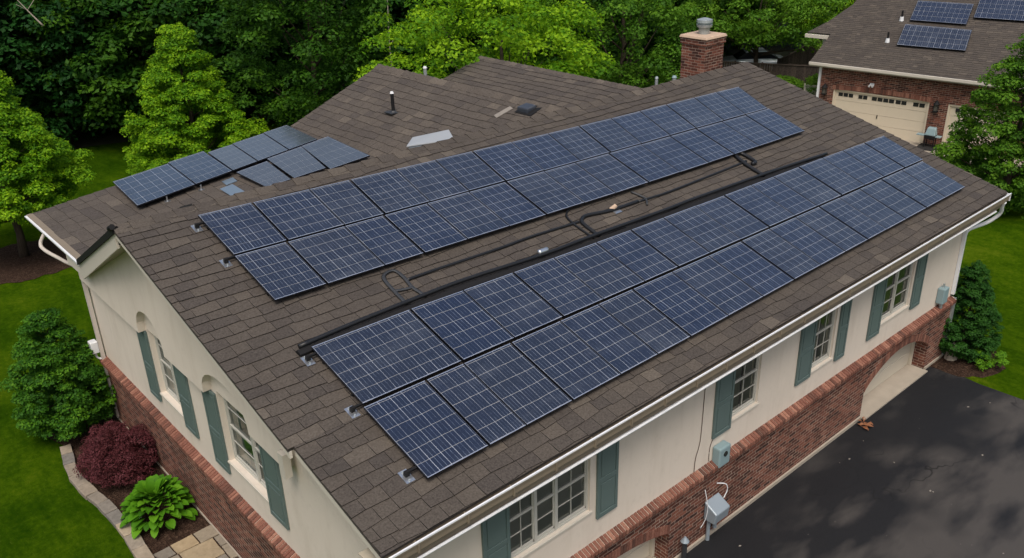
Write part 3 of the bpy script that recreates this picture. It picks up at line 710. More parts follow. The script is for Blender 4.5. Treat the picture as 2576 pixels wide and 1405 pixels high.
# ---------------------------------------------------------------- chimney
ch = MB(); ch.box(19.6, 20.6, 9.42, 10.42, 7.0, 8.78); ch.box(19.56, 20.64, 9.38, 10.46, 8.66, 8.86)
chim = ch.build('chimney', 'brick', house)
cc = MB(); cc.hexa([(19.52, 9.34, 8.86), (20.68, 9.34, 8.86), (20.68, 10.5, 8.86), (19.52, 10.5, 8.86), (19.56, 9.38, 8.95), (20.64, 9.38, 8.95), (20.64, 10.46, 8.95), (19.56, 10.46, 8.95)]); cc.build('chimney_cap', 'cap_stone', chim, bevel=.02)
fl = MB(); fl.cyl((20.1, 9.9), .17, .19, 8.94, 9.18, 20); fl.cyl((20.1, 9.9), .25, .27, 9.18, 9.27, 20); fl.cyl((20.1, 9.9), .20, .20, 9.27, 9.33, 20); fl.cyl((20.1, 9.9), .27, .26, 9.33, 9.42, 20); fl.cyl((20.1, 9.9), .26, .10, 9.42, 9.47, 20)
fl.build('flue', 'galvanised', chim, smooth=False)

# ================================================================ solar panels
def V3(*p): return Vector(p)
def solar_panel(c, label, group, nc=6, nr=6, th=.045, name='solar_panel', gm='solar_glass'):
    """c: bottom-left, bottom-right, top-right, top-left corners of the upper face"""
    c = [Vector(p) for p in c]; ctr = (c[0]+c[1]+c[2]+c[3])/4
    n = (c[1]-c[0]).cross(c[3]-c[0]).normalized()
    root = thing(name, label, 'solar panel', tuple(ctr), group)
    fr = MB(); eU = .009/((c[1]-c[0]).length); eV = .016/((c[3]-c[0]).length)
    def bil(u, v): return (c[0]*(1-u)+c[1]*u)*(1-v)+(c[3]*(1-u)+c[2]*u)*v
    inn = [bil(eU, eV), bil(1-eU, eV), bil(1-eU, 1-eV), bil(eU, 1-eV)]
    vs = c+inn+[p-n*.006 for p in inn]+[p-n*th for p in c]
    fr.add(vs, [(0, 1, 5, 4), (2, 3, 7, 6), (4, 5, 9, 8), (6, 7, 11, 10)], 0)
    fr.add(vs, [(1, 2, 6, 5), (3, 0, 4, 7), (5, 6, 10, 9), (7, 4, 8, 11)], 2)
    fr.add(c+[p-n*th for p in c], [(0, 4, 5, 1), (1, 5, 6, 2), (2, 6, 7, 3), (3, 7, 4, 0), (7, 6, 5, 4)], 1)
    fr.build('frame', ['frame_silver', 'frame_black', 'frame_dark'], root)
    gl = MB(); mU, mV = .08, .06
    gl.add([p-n*.005 for p in inn], [(0, 1, 2, 3)], 0, .5, [[(-mU, -mV), (nc+mU, -mV), (nc+mU, nr+mV), (-mU, nr+mV)]])
    gl.build('glass', gm, root)
    return root
PH = .16
def array_row(xb, xt, sb, st, aname, rname, group, gap=.010):
    """xb/xt: joint x along bottom/top edges; sb/st: functions giving slope position of both edges from x"""
    n = len(xb)-1
    for i in range(n):
        g_ = gap
        big = lambda j: .013 if j in (1, 3, 6, 9, 12, 15) else 0
        c = [(xb[i]+g_+big(i), sb), (xb[i+1]-g_-big(i+1), sb), (xt[i+1]-g_-big(i+1), st), (xt[i]+g_+big(i), st)]
        dz = random.uniform(-.006, .006)
        P_ = [RP(x, s(x), PH+dz) for x, s in c]
        w = xb[i+1]-xb[i]; nc = max(4, round(w/.235))
        solar_panel(P_, f'blue solar panel, {ORD[i+1]} from the left in the {rname} row of the {aname}', group, nc, 5 if (i+len(rname)) % 3 else 6)
lin = lambda x0, y0, x1, y1: (lambda x: y0+(y1-y0)*(x-x0)/(x1-x0))
# upper array
T1x = [1.47, 2.65, 3.99, 5.00, 6.22, 7.34, 8.45, 9.71, 10.96, 12.08, 13.31, 14.49, 15.62, 16.90, 17.95, 19.08]
M1x = [x-.39*((x-1.47)/17.6) for x in T1x]
B2x = [1.46, 2.56, 3.87, 4.82, 5.94, 7.10, 8.19, 9.39, 10.43, 11.62, 12.83, 14.0, 15.1, 16.25, 17.35, 18.50]
M2x = [x+.19*((x-1.46)/17) for x in B2x]
def crv(xs, ys): return lambda x: float(np.interp(x, xs, ys))
s_top = crv([1.47, 2.65, 4, 6.2, 8.45, 10.96, 13.3, 15.6, 19.08], [8.79, 8.73, 8.66, 8.53, 8.41, 8.29, 8.18, 8.10, 7.97])
s_mt = crv([1.49, 10, 18.7], [7.24, 6.87, 6.56]); s_mb = crv([1.49, 10, 18.7], [7.175, 6.81, 6.50])
s_bot = crv([1.46, 3.87, 7.1, 10.4, 14, 18.5], [5.61, 5.53, 5.40, 5.26, 5.16, 5.055])
array_row(M1x, T1x, s_mt, s_top, 'upper array', 'top', 'solar panels of the upper array')
array_row(B2x, M2x, s_bot, s_mb, 'upper array', 'bottom', 'solar panels of the upper array')
# lower array
T3x = [1.37, 3.49, 4.74, 6.02, 7.16, 8.43, 9.54, 10.67, 11.85, 12.98, 14.1, 15.1, 16.28, 17.45, 18.5, 19.65, 20.76]
M3x = [x-.24*((x-1.37)/19.4) for x in T3x]
B4x = [1.33, 2.58, 3.40, 4.50, 5.75, 6.8, 7.80, 9.05, 10.30, 11.5, 12.6, 13.7, 14.75, 15.7, 16.7, 17.82, 18.95, 20.14]
M4x = [x+.24*((x-1.33)/18.8) for x in B4x]
l_top = crv([1.37, 3.5, 6, 9.5, 13.5, 17, 20.76], [4.157, 4.13, 3.95+.08, 3.92, 3.82, 3.77, 3.657])
l_mt = crv([1.37, 10, 20.6], [2.525, 2.375, 2.22]); l_mb = crv([1.37, 10, 20.6], [2.435, 2.30, 2.155])
l_bot = crv([1.33, 4.5, 7.8, 11.5, 20.14], [.66, .66, .665, .69, .715])
array_row(M3x, T3x, l_mt, l_top, 'lower array', 'top', 'solar panels of the lower array')
array_row(B4x, M4x, l_bot, l_mb, 'lower array', 'bottom', 'solar panels of the lower array')
# rails under the arrays
def rail(pts, label, w=.045, h=.09, lift=.02, mat='black_metal'):
    b = MB()
    for (xa, sa), (xb_, sb_) in zip(pts[:-1], pts[1:]):
        b.hexa([RP(xa, sa-w/2, lift), RP(xb_, sb_-w/2, lift), RP(xb_, sb_+w/2, lift), RP(xa, sa+w/2, lift), RP(xa, sa-w/2, lift+h), RP(xb_, sb_-w/2, lift+h), RP(xb_, sb_+w/2, lift+h), RP(xa, sa+w/2, lift+h)])
    return tag(b.build('mounting_rail', mat), label, 'mounting rail', 'rails under the solar arrays')
for o_, fa, fb, x0, x1, nm in [(.35, s_top, s_mt, 1.5, 18.6, 'top row of the upper array, nearer its ridge edge'), (-.35, s_mt, s_top, 1.5, 18.4, 'top row of the upper array, nearer the middle gap'),
                       (.35, s_mb, s_bot, 1.5, 18.4, 'bottom row of the upper array, nearer the middle gap'), (-.35, s_bot, s_mb, 1.5, 18.2, 'bottom row of the upper array, nearer its lower edge'),
                       (.35, l_top, l_mt, 1.4, 20.4, 'top row of the lower array, nearer its upper edge'), (-.35, l_mt, l_top, 1.4, 20.2, 'top row of the lower array, nearer the middle gap'),
                       (.35, l_mb, l_bot, 1.4, 20.2, 'bottom row of the lower array, nearer the middle gap'), (-.35, l_bot, l_mb, 1.4, 19.9, 'bottom row of the lower array, nearer the gutter')]:
    rail([(x, fa(x)-o_) for x in np.linspace(x0, x1, 8)], 'black rail under the '+nm)
# mounting feet with silver flashing
def foot(x, s, label):
    root = thing('roof_mount', label, 'roof mount', RP(x, s, 0), 'silver roof mounts at the array edges')
    b = MB(); B_ = lambda u0, u1, v0, v1, h0, h1, mi=0: b.hexa([RP(x+u0, s+v0, h0), RP(x+u1, s+v0, h0), RP(x+u1, s+v1, h0), RP(x+u0, s+v1, h0), RP(x+u0, s+v0, h1), RP(x+u1, s+v0, h1), RP(x+u1, s+v1, h1), RP(x+u0, s+v1, h1)], mi)
    B_(-.10, .06, -.13, .13, .022, .032); b.build('plate', 'silver', root)
    b = MB(); B_(-.05, .03, -.02, .05, .03, .12); B_(-.03, .22, -.01, .03, .09, .13); b.build('bracket', 'black_metal', root)
    b = MB()
    for v in (-.09, .09): b.tube([RP(x-.03, s+v, .03), RP(x-.03, s+v, .055)], .018, 6)
    b.build('bolt', 'galvanised', root)
foot(1.36, 8.56, 'silver roof mount at the top left corner of the upper array')
foot(1.32, 7.22, 'silver roof mount beside the gap between the two rows of the upper array')
foot(1.24, 4.0, 'silver roof mount at the top left corner of the lower array')
foot(1.22, 2.55, 'silver roof mount beside the gap between the two rows of the lower array')
foot(1.18, .95, 'silver roof mount at the bottom left corner of the lower array')
# cable tray above the lower array and conduits between arrays
def roof_tube(name, pts, r_, label, cat, mat='black_pipe', h=.05, group=None, smooth=True, flat=1.):
    b = MB(); P_ = arc([RP(x, s, h if len(q) == 0 else q[0]) for x, s, *q in pts], 5); b.tube(P_, r_*1.3, 8, flat=flat)
    return tag(b.build(name, mat, smooth=smooth), label, cat, group)
roof_tube('cable_conduit', [(1.22, 4.31), (2.41, 4.36), (3.6, 4.38), (5.0, 4.38), (7.1, 4.24), (8.7, 4.22), (11.0, 4.15), (12.3, 4.14), (15.66, 4.02), (17.9, 3.89)], .035, 'thick black conduit running along the top edge of the lower array', 'conduit', h=.12)
tr = MB()
tp_ = [(1.16, 4.25), (3.6, 4.28), (5.0, 4.28), (7.1, 4.14), (11.0, 4.06), (15.66, 3.94), (17.6, 3.85)]
for (xa, sa), (xb_, sb_) in zip(tp_[:-1], tp_[1:]):
    tr.hexa([RP(xa, sa-.10, .02), RP(xb_, sb_-.10, .02), RP(xb_, sb_+.07, .02), RP(xa, sa+.07, .02), RP(xa, sa-.10, .075), RP(xb_, sb_-.10, .075), RP(xb_, sb_+.02, .09), RP(xa, sa+.02, .09)])
tag(tr.build('cable_tray', 'black_metal'), 'flat black cable tray beneath the conduit above the lower array', 'cable tray')
roof_tube('cable_conduit', [(4.05, 5.03), (4.76, 5.02), (6.45, 4.96), (7.33, 4.96), (8.54, 4.89), (8.8, 4.88)], .026, 'thin black conduit running right from the grey strap loop', 'conduit', h=.04)
roof_tube('cable_conduit', [(8.81, 4.2), (8.83, 4.74), (8.95, 4.92), (9.2, 4.97), (9.87, 4.85), (10.8, 4.82)], .036, 'black conduit bending down beside the tan cable gland', 'conduit', h=.05)
roof_tube('cable_conduit', [(10.8, 4.82), (11.78, 4.76), (13.45, 4.78), (15.0, 4.81), (15.3, 4.83)], .026, 'thin black conduit running right towards the black cable loop', 'conduit', h=.04)
roof_tube('cable', [(8.64, 4.2), (8.62, 4.8), (8.68, 5.15), (8.85, 5.32), (9.1, 5.42)], .020, 'thin black cable curving from the upper array down to the tray', 'cable', h=.05)
roof_tube('cable_loop', [(15.04, 4.02), (15.08, 4.69), (15.2, 5.12), (15.33, 5.2), (15.49, 5.14), (15.5, 4.8), (15.44, 4.62), (15.28, 4.62)], .04, 'black looped cable duct at the right end of the conduit', 'cable loop', h=.07)
b = MB()
for pts in ([(3.61, 4.4), (3.63, 4.87), (3.68, 5.29), (3.84, 5.42), (4.02, 5.39), (4.05, 5.11), (4.01, 4.77), (4.08, 4.4)], [(3.62, 4.85), (3.82, 4.80), (4.02, 4.77)]):
    b.tube(arc([RP(x, s, .05) for x, s in pts], 5), .042, 8, flat=.5)
tag(b.build('strap_loop', 'strap_grey', smooth=True), 'worn grey looped strap bracket on the shingles below the upper array', 'strap bracket')
gr_ = thing('cable_gland', 'tan and silver cable gland on the conduit between the arrays', 'cable gland', RP(9.96, 4.86))
b = MB(); b.tube([RP(9.90, 4.88, .03), RP(10.04, 4.87, .13)], [.07, .05], 10); b.build('body', 'cap_stone', gr_)
b = MB(); b.hexa([RP(9.9, 4.70, .022), RP(10.12, 4.70, .022), RP(10.12, 4.80, .022), RP(9.9, 4.80, .022), RP(9.9, 4.70, .035), RP(10.12, 4.70, .035), RP(10.12, 4.80, .035), RP(9.9, 4.80, .035)]); b.build('plate', 'silver', gr_)
roof_tube('rail_splice', [(7.0, 4.32), (7.25, 4.31)], .05, 'silver splice clamp on the conduit above the lower array', 'clamp', 'silver', h=.14)
roof_tube('support_strut', [(10.98, 5.22), (11.08, 4.84), (10.9, 4.6)], .022, 'short grey strut crossing the thin conduit below the upper array', 'strut', 'strap_grey', h=.05)

# wing arrays
def WP(x, y, h=.0):
    z = 5.4+(x-.45)*p1 if x < 8.9 else 6.4+(x-8.9)*p2
    return (x, y, z+h)
def wing_panel(c, label, nc, nr, h=.2, gm='solar_glass_plain'):
    solar_panel([WP(x, y, hh) for (x, y, *q) in c for hh in [q[0] if q else h]], label, 'solar panels on the rear wing', nc, nr, gm=gm)
# corners ordered so that U runs along y (left edge bottom) ; outline c = bl, br, tr, tl seen from above
WJ_t = [2.83, 4.58, 5.76, 6.62, 7.74, 8.62]; WJ_b = [2.60, 4.36, 5.54, 6.38, 7.45, 8.48]
for i in range(5):
    dh = .02*i if i else 0
    wing_panel([(WJ_b[i]+.015, 16.0), (WJ_b[i+1]-.015, 16.0-.01), (WJ_t[i+1]-.015, 18.2 if i > 1 else 18.5), (WJ_t[i]+.015, 18.25 if i > 1 else 18.6)],
               f'grey-blue solar panel, {ORD[i+1]} from the left in the far row on the rear wing', 6, 5, .2, 'solar_glass' if i < 2 else 'solar_glass_plain')
for i, (a0, a1, b0, b1, y0, h0) in enumerate([(5.56, 6.55, 5.62, 6.35, 14.05, .18), (6.59, 7.75, 6.38, 7.35, 13.75, .24), (7.79, 8.72, 7.38, 8.66, 13.4, .24)]):
    wing_panel([(b0, y0, h0-.06), (b1, y0-.15, h0-.06), (a1, 15.70, h0+.02), (a0, 15.78, h0)], f'plain slate-grey panel, {ORD[i+1]} from the left in the near row on the rear wing', 5, 4)
b = MB(); 
for x0, x1, y in ((2.7, 8.4, 16.3), (3.0, 8.4, 17.8), (5.7, 8.6, 14.5), (5.7, 8.6, 15.4)):
    b.hexa([WP(x0, y, .02), WP(x1, y, .02), WP(x1, y+.05, .02), WP(x0, y+.05, .02), WP(x0, y, .13), WP(x1, y, .13), WP(x1, y+.05, .13), WP(x0, y+.05, .13)])
tag(b.build('wing_rails', 'black_metal'), 'black mounting rails under the panels on the rear wing', 'mounting rail')
def wing_post(x, y, label):
    root = thing('roof_mount', label, 'roof mount', WP(x, y), 'small silver mounts under the rear wing panels')
    b = MB(); b.cyl((x, y), .03, .02, WP(x, y)[2], WP(x, y)[2]+.17, 8); b.build('post', 'silver', root)
    b = MB(); z = WP(x, y)[2]; b.box(x-.09, x+.09, y-.06, y+.06, z+.015, z+.03); b.build('plate', 'silver', root)
wing_post(3.45, 15.95, 'small silver roof mount under the leftmost panel of the rear wing'); wing_post(4.45, 15.85, 'small silver roof mount under the first joint of the rear wing panels')
wing_post(6.9, 15.92, 'small silver roof mount in the gap behind the plain grey wing panels')
# flashing scraps on the wing
for k, (x0, x1, y0, y1, lab) in enumerate([(4.75, 5.15, 14.3, 15.35, 'long grey metal flashing strip lying on the wing roof'), (5.05, 5.4, 15.45, 15.85, 'small square grey flashing piece beside the tilted panels'), (4.2, 4.75, 14.15, 14.32, 'narrow blue flashing strip near the main ridge')]):
    b = MB(); b.hexa([WP(x0, y0, .03), WP(x1, y0, .03), WP(x1+.05, y1, .03), WP(x0+.05, y1, .03), WP(x0, y0, .045), WP(x1, y0, .045), WP(x1+.05, y1, .045), WP(x0+.05, y1, .045)])
    tag(b.build('roof_flashing', 'flashing_blue'), lab, 'flashing')
b = MB(); q = [RP(.9, SL-.28, .03)]; x_, y_ = 1.45, 10.2
z_ = ZR-(9.3-WF)*bs
b.hexa([(1.35, 9.2, ZR-.05), (1.6, 9.2, ZR-.05), (1.62, 9.02, ZR+.035), (1.37, 9.02, ZR+.035), (1.35, 9.2, ZR-.02), (1.6, 9.2, ZR-.02), (1.62, 9.02, ZR+.07), (1.37, 9.02, ZR+.07)])
tag(b.build('ridge_patch', 'strap_grey'), 'small grey patch on the ridge left of the upper array', 'roof patch')
# vents on the wing roofs
def pipe_vent(loc, h, r_, label, mat='black_metal', capm='white_plastic', tilt=(0, 0), name='vent_pipe'):
    root = thing(name, label, 'vent pipe', loc)
    x, y, z = loc; b = MB(); b.tube([(x, y, z-.05), (x+tilt[0], y+tilt[1], z+h)], r_, 12); b.build('pipe', mat, root, smooth=False)
    b = MB(); b.tube([(x, y, z), (x, y, z+.07)], [r_*2.6, r_*1.3], 12); b.box(x-r_*4, x+r_*4, y-r_*4, y+r_*4, z+.01, z+.03); b.build('flashing', 'strap_grey', root)
    b = MB(); b.tube([(x+tilt[0], y+tilt[1], z+h), (x+tilt[0], y+tilt[1], z+h+.06)], [r_*1.25, r_*.8], 12); b.build('cap', capm, root)
pipe_vent(WP(10.75, 14.95, .0), .62, .055, 'black vent pipe with white cap on the left slope of the rear wing')
def SQ(x, y, h=0.): return (x, y, 6.4+(x-8.9)*p2+h)
bv = thing('box_vent', 'low dark box vent on the rear roof just below the second ridge', 'roof vent', SQ(12.3, 10.2))
b = MB(); b.hexa([SQ(12.08, 10.0, .02), SQ(12.08, 10.45, .02), SQ(12.42, 10.4, .02), SQ(12.42, 9.95, .02), SQ(12.08, 10.0, .17), SQ(12.08, 10.45, .17), SQ(12.40, 10.38, .12), SQ(12.40, 9.98, .12)]); b.build('hood', 'box_slate', bv, bevel=.03)
b = MB(); b.hexa([SQ(12.02, 9.8, .028), SQ(12.02, 10.5, .028), SQ(12.48, 10.45, .028), SQ(12.48, 9.75, .028), SQ(12.02, 9.8, .04), SQ(12.02, 10.5, .04), SQ(12.48, 10.45, .04), SQ(12.48, 9.75, .04)]); b.build('flashing', 'black_metal', bv)
b = MB(); b.hexa([SQ(11.62, 10.85, .03), SQ(11.7, 11.05, .03), SQ(12.2, 10.9, .03), SQ(12.15, 10.7, .03), SQ(11.62, 10.85, .036), SQ(11.7, 11.05, .036), SQ(12.2, 10.9, .036), SQ(12.15, 10.7, .036)])
tag(b.build('roof_patch', 'worn_patch'), 'pale worn patch on the shingles left of the low box vent', 'roof patch')
sk = thing('roof_hatch', 'white rounded hatch box behind the main ridge', 'roof hatch', SQ(9.7, 11.5))
b = MB(); b.hexa([SQ(9.14, 11.88, .0), SQ(9.6, 12.34, .0), SQ(10.24, 11.5, .0), SQ(9.88, 10.78, .0), SQ(9.13, 11.88, .495), SQ(9.62, 12.3, .335), SQ(10.29, 11.5, .295), SQ(9.93, 10.8, .395)]); b.build('box', 'box_grey', sk, bevel=.03)
b = MB(); q_ = [SQ(9.08, 11.9, .50), SQ(9.62, 12.35, .34), SQ(10.34, 11.5, .30), SQ(9.95, 10.75, .40)]; b.hexa(q_+[(x, y, z+.05) for x, y, z in q_]); b.build('lid', 'hatch_white', sk, bevel=.02)
pipe_vent((17.6, 9.8, 7.45), .42, .05, 'short grey vent pipe behind the main ridge left of the chimney', 'galvanised', 'galvanised')
pipe_vent((18.7, 9.95, 7.4), .30, .07, 'low greenish vent cap just left of the chimney', 'galvanised', 'box_teal')
pipe_vent((13.15, 16.4, 7.65), .35, .06, 'small pale vent cap behind the ridge of the rear wing', 'galvanised', 'white_plastic')

# ================================================================ wall equipment
mb_ = thing('meter_box', 'teal electric meter box on the stucco above the brick ledge', 'meter box', (9.2, .5, 2.1))
b = MB(); b.box(8.98, 9.38, .46, .68, 1.95, 2.46); b.build('case', 'box_teal', mb_, bevel=.035)
b = MB(); b.tube([(9.18, .475, 2.28), (9.18, .44, 2.28)], .065, 14); b.build('meter_window', 'dark_room', mb_)
db = thing('disconnect_box', 'blue-grey electrical disconnect box on the brick above the driveway', 'electrical box', (9, .5, .9))
b = MB(); b.hexa([(8.72, .28, .62), (9.24, .28, .62), (9.24, .59, .62), (8.72, .59, .62), (8.72, .24, .92), (9.24, .24, .92), (9.24, .59, 1.12), (8.72, .59, 1.12)]); b.build('case', 'box_grey', db, bevel=.03)
b = MB(); b.tube(arc([(8.66, .56, 1.5), (8.66, .50, 1.3), (8.70, .48, 1.0), (8.68, .5, .7), (8.6, .56, .45)]), .009, 8); b.tube(arc([(9.1, .56, 1.45), (9.3, .46, 1.38), (9.36, .44, 1.2), (9.27, .46, 1.0)]), .012, 8); b.build('cable', 'white_metal', db, smooth=True)
b = MB(); b.tube([(8.82, .5, .63), (8.82, .5, .02)], .045, 10); b.tube([(9.06, .5, .63), (9.06, .5, .25)], .05, 10); b.build('conduit', 'box_grey', db)
ps = thing('ground_post', 'small grey capped pipe standing at the brick pier by the near garage', 'pipe', (7.85, .42, 0))
b = MB(); b.tube([(7.85, .42, 0), (7.85, .42, .62)], .06, 10); b.build('pipe', 'strap_grey', ps)
b = MB(); b.tube([(7.85, .42, .62), (7.85, .42, .74)], [.10, .02], 10); b.build('cap', 'box_grey', ps)
bx = thing('junction_box', 'pale teal junction box on the stucco near the right corner', 'electrical box', (19.9, .55, 2.4))
b = MB(); b.box(19.72, 20.04, .46, .68, 2.22, 2.72); b.build('case', 'box_teal', bx, bevel=.03)
b = MB(); b.tube([(19.88, .58, 2.72), (19.88, .58, 2.84)], .03, 8); b.tube([(19.88, .56, 2.22), (19.88, .56, 2.05)], .05, 8); b.build('conduit', 'galvanised', bx)
wb = thing('wall_box', 'small white utility box on the downspout at the left house corner', 'utility box', (.5, 15.4, 2.2))
b = MB(); b.box(.34, .54, 15.2, 15.45, 2.25, 2.6); b.build('case', 'white_plastic', wb, bevel=.02)
b = MB(); b.tube(arc([(.45, 15.3, 2.25), (.45, 15.3, 2.1), (.56, 15.25, 2.02)]), .03, 8); b.build('conduit', 'white_plastic', wb)
rk = MB(); rk.add(*(lambda: ([(20.92+.28*math.cos(a)*(1-t*.5)*random.uniform(.8, 1.1), .35+.2*math.sin(a)*(1-t*.5), .5*t) for t in (0, .4, .8, 1) for a in np.linspace(0, 2*math.pi, 9)[:-1]], [(i*8+k, i*8+(k+1) % 8, (i+1)*8+(k+1) % 8, (i+1)*8+k) for i in range(3) for k in range(8)]+[tuple(24+k for k in range(8))]))())
tag(rk.build('boulder', 'concrete', bevel=.02), 'grey boulder at the foot of the right corner downspout', 'rock')
for pts, lab in (([(8.52, .665, 4.9), (8.50, .665, 3.2), (8.46, .665, 2.75), (8.36, .665, 2.45), (8.34, .665, 2.1)], 'thin brown cable running down the stucco left of the teal meter box'),
                 ([(9.16, .665, 2.72), (8.95, .665, 2.66), (8.86, .665, 2.45), (8.86, .665, 2.12)], 'short brown cable bending around the left side of the teal meter box')):
    b = MB(); b.tube(arc(pts, 5), .008, 6); tag(b.build('wall_cable', 'brown_cable', smooth=True), lab, 'cable')
db_ = MB(); r = random.Random(9)
for k in range(46):
    x, y = r.uniform(7, 20), r.uniform(-6, .2); a = r.uniform(0, 6.28); l_ = r.choice((.012, .018, .03, .045)); d = Vector((math.cos(a), math.sin(a), 0))*l_; e = Vector((-d.y, d.x, 0))*.6
    p = Vector((x, y, .012)); db_.add([p-d, p-e+Vector((0, 0, .008)), p+d, p+e+Vector((0, 0, .006))], [(0, 1, 2, 3)])
o_ = tag(db_.build('scattered_debris', 'worn_patch'), 'tiny pale leaf bits scattered over the dark driveway', 'debris'); o_['kind'] = 'stuff'
# dry leaves by the garage
dl = MB()
for k in range(9):
    a = random.uniform(0, 6.28); x, y = 15.62+random.uniform(-.15, .15), .42+random.uniform(-.1, .06); l_ = random.uniform(.14, .3); w = .05
    d = Vector((math.cos(a), math.sin(a), 0)); s_ = Vector((-d.y, d.x, 0)); p = Vector((x, y, .02+random.uniform(0, .07)))
    dl.add([p, p+d*l_*.5+s_*w+Vector((0, 0, .06)), p+d*l_+Vector((0, 0, .02)), p+d*l_*.5-s_*w+Vector((0, 0, .03))], [(0, 1, 2), (0, 2, 3)])
tag(dl.build('dry_leaves', 'dry_leaf'), 'heap of curled rust-brown leaves at the garage pier on the driveway', 'dead leaves')

# ================================================================ garden stones
random.seed(21)
def slab(name, poly, z0, z1, tone, mat, label, cat, group):
    b = MB(); c = Vector((sum(p[0] for p in poly)/len(poly), sum(p[1] for p in poly)/len(poly), 0))
    out = []
    for i, p in enumerate(poly):
        q = poly[(i+1) % len(poly)]
        out.append(p); out.append(((p[0]+q[0])/2+random.uniform(-.012, .012), (p[1]+q[1])/2+random.uniform(-.012, .012)))
    ar = sum(out[i][0]*out[(i+1) % len(out)][1]-out[(i+1) % len(out)][0]*out[i][1] for i in range(len(out)))
    if ar < 0: out = out[::-1]
    b.prism([(x, y, z0) for x, y in out], (0, 0, z0), (0, 0, z1), 0, tone)
    return tag(b.build(name, mat, bevel=.012), label, cat, group)
for i in range(len(EDGE)-1):
    (xa, ya), (xb_, yb_) = EDGE[i], EDGE[i+1]; d = Vector((xb_-xa, yb_-ya)); d.normalize(); n = Vector((-d.y, d.x))
    g0 = .012; w = .15+random.uniform(-.015, .02)
    p = [(xa+d.x*g0+n.x*w, ya+d.y*g0+n.y*w), (xb_-d.x*g0+n.x*w, yb_-d.y*g0+n.y*w), (xb_-d.x*g0-n.x*w, yb_-d.y*g0-n.y*w), (xa+d.x*g0-n.x*w, ya+d.y*g0-n.y*w)]
    slab('edging_stone', p, 0, .13+random.uniform(-.01, .015), random.random() if i != 11 else 1, 'edge_stone', f'flat grey-tan edging stone, {ORD[i+1]} from the far end of the curved garden border', 'edging stone', 'edging stones along the garden bed')
PS = [([(-.88, 8.90), (-.47, 8.91), (-.45, 8.56), (-.76, 8.55)], .15, 'grey flagstone at the left end of the first path row'),
      ([(-.44, 8.92), (.09, 8.94), (.10, 8.52), (-.42, 8.53)], .72, 'golden flagstone second from the left in the first path row'),
      ([(.12, 8.93), (.60, 8.95), (.60, 8.51), (.13, 8.50)], .42, 'tan flagstone touching the brick wall in the first path row'),
      ([(-.40, 8.50), (.40, 8.48), (.40, 7.80), (-.38, 7.80)], .66, 'large gold flagstone in the middle of the path'),
      ([(.43, 8.47), (.60, 8.48), (.60, 8.09), (.43, 8.09)], .3, 'small grey flagstone against the brick wall in the second row'),
      ([(.43, 8.06), (.60, 8.06), (.60, 7.5), (.42, 7.5)], .4, 'small tan flagstone against the brick wall in the third row'),
      ([(-.90, 8.52), (-.43, 8.50), (-.42, 7.9), (-.92, 7.9)], .35, 'tan flagstone beside the edging in the second row'),
      ([(-.92, 7.87), (-.30, 7.77), (-.3, 7.2), (-.92, 7.2)], .55, 'gold flagstone beside the edging at the photo edge'), ([(-.27, 7.77), (.39, 7.77), (.39, 7.2), (-.27, 7.2)], .2, 'grey flagstone at the near end of the path')]
for p, t_, lab in PS: slab('flagstone', p, .0, .05, t_, 'flagstone', lab, 'flagstone', 'flagstones of the garden path')
sheet('path_joint', [(-.95, 8.95), (.6, 8.98), (.6, 7.0), (-.95, 7.0)], .018, 'mulch')

# ================================================================ foliage
def leaf_mesh(name, clumps, leaf, mat, parent=None, off=(0, 0, 0), up=.8, seed=0, aspect=.6):
    """clumps: rows (x,y,z, rx,ry,rz, n, tone). Leaf-sized faces spread through each clump."""
    r = np.random.default_rng(seed)
    cs = np.array(clumps, float); idx = np.repeat(np.arange(len(cs)), cs[:, 6].astype(int)); N = len(idx)
    d = r.normal(size=(N, 3)); d /= np.linalg.norm(d, axis=1)[:, None]
    rad = r.uniform(.35, 1.0, N)**.6
    d[:, 2] = np.where(r.random(N) < .72, np.abs(d[:, 2]), d[:, 2])
    pos = cs[idx, :3]+d*rad[:, None]*cs[idx, 3:6]
    nrm = d*np.array([.8, .8, .6])+np.array([0, 0, up])+r.normal(size=(N, 3))*.45
    nrm /= np.linalg.norm(nrm, axis=1)[:, None]
    t1 = np.cross(nrm, r.normal(size=(N, 3))); t1 /= np.linalg.norm(t1, axis=1)[:, None]+1e-9
    t2 = np.cross(nrm, t1)
    s = leaf*r.uniform(.6, 1.35, N)[:, None]
    v = np.empty((N, 4, 3)); v[:, 0] = pos-t1*s; v[:, 1] = pos+t2*s*aspect-nrm*s*.2; v[:, 2] = pos+t1*s; v[:, 3] = pos-t2*s*aspect-nrm*s*.2
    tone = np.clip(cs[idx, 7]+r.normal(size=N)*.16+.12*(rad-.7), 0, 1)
    me = bpy.data.meshes.new(name); me.vertices.add(N*4); me.vertices.foreach_set('co', v.reshape(-1))
    me.loops.add(N*4); me.loops.foreach_set('vertex_index', np.arange(N*4, dtype=np.int32))
    me.polygons.add(N); me.polygons.foreach_set('loop_start', np.arange(0, N*4, 4, dtype=np.int32)); me.polygons.foreach_set('loop_total', np.full(N, 4, np.int32))
    me.materials.append(M[mat]); me.update(calc_edges=True)
    at = me.attributes.new('tone', 'FLOAT', 'FACE'); at.data.foreach_set('value', tone.astype(np.float32))
    o = bpy.data.objects.new(name, me); col.objects.link(o)
    if parent: o.parent = parent
    return o
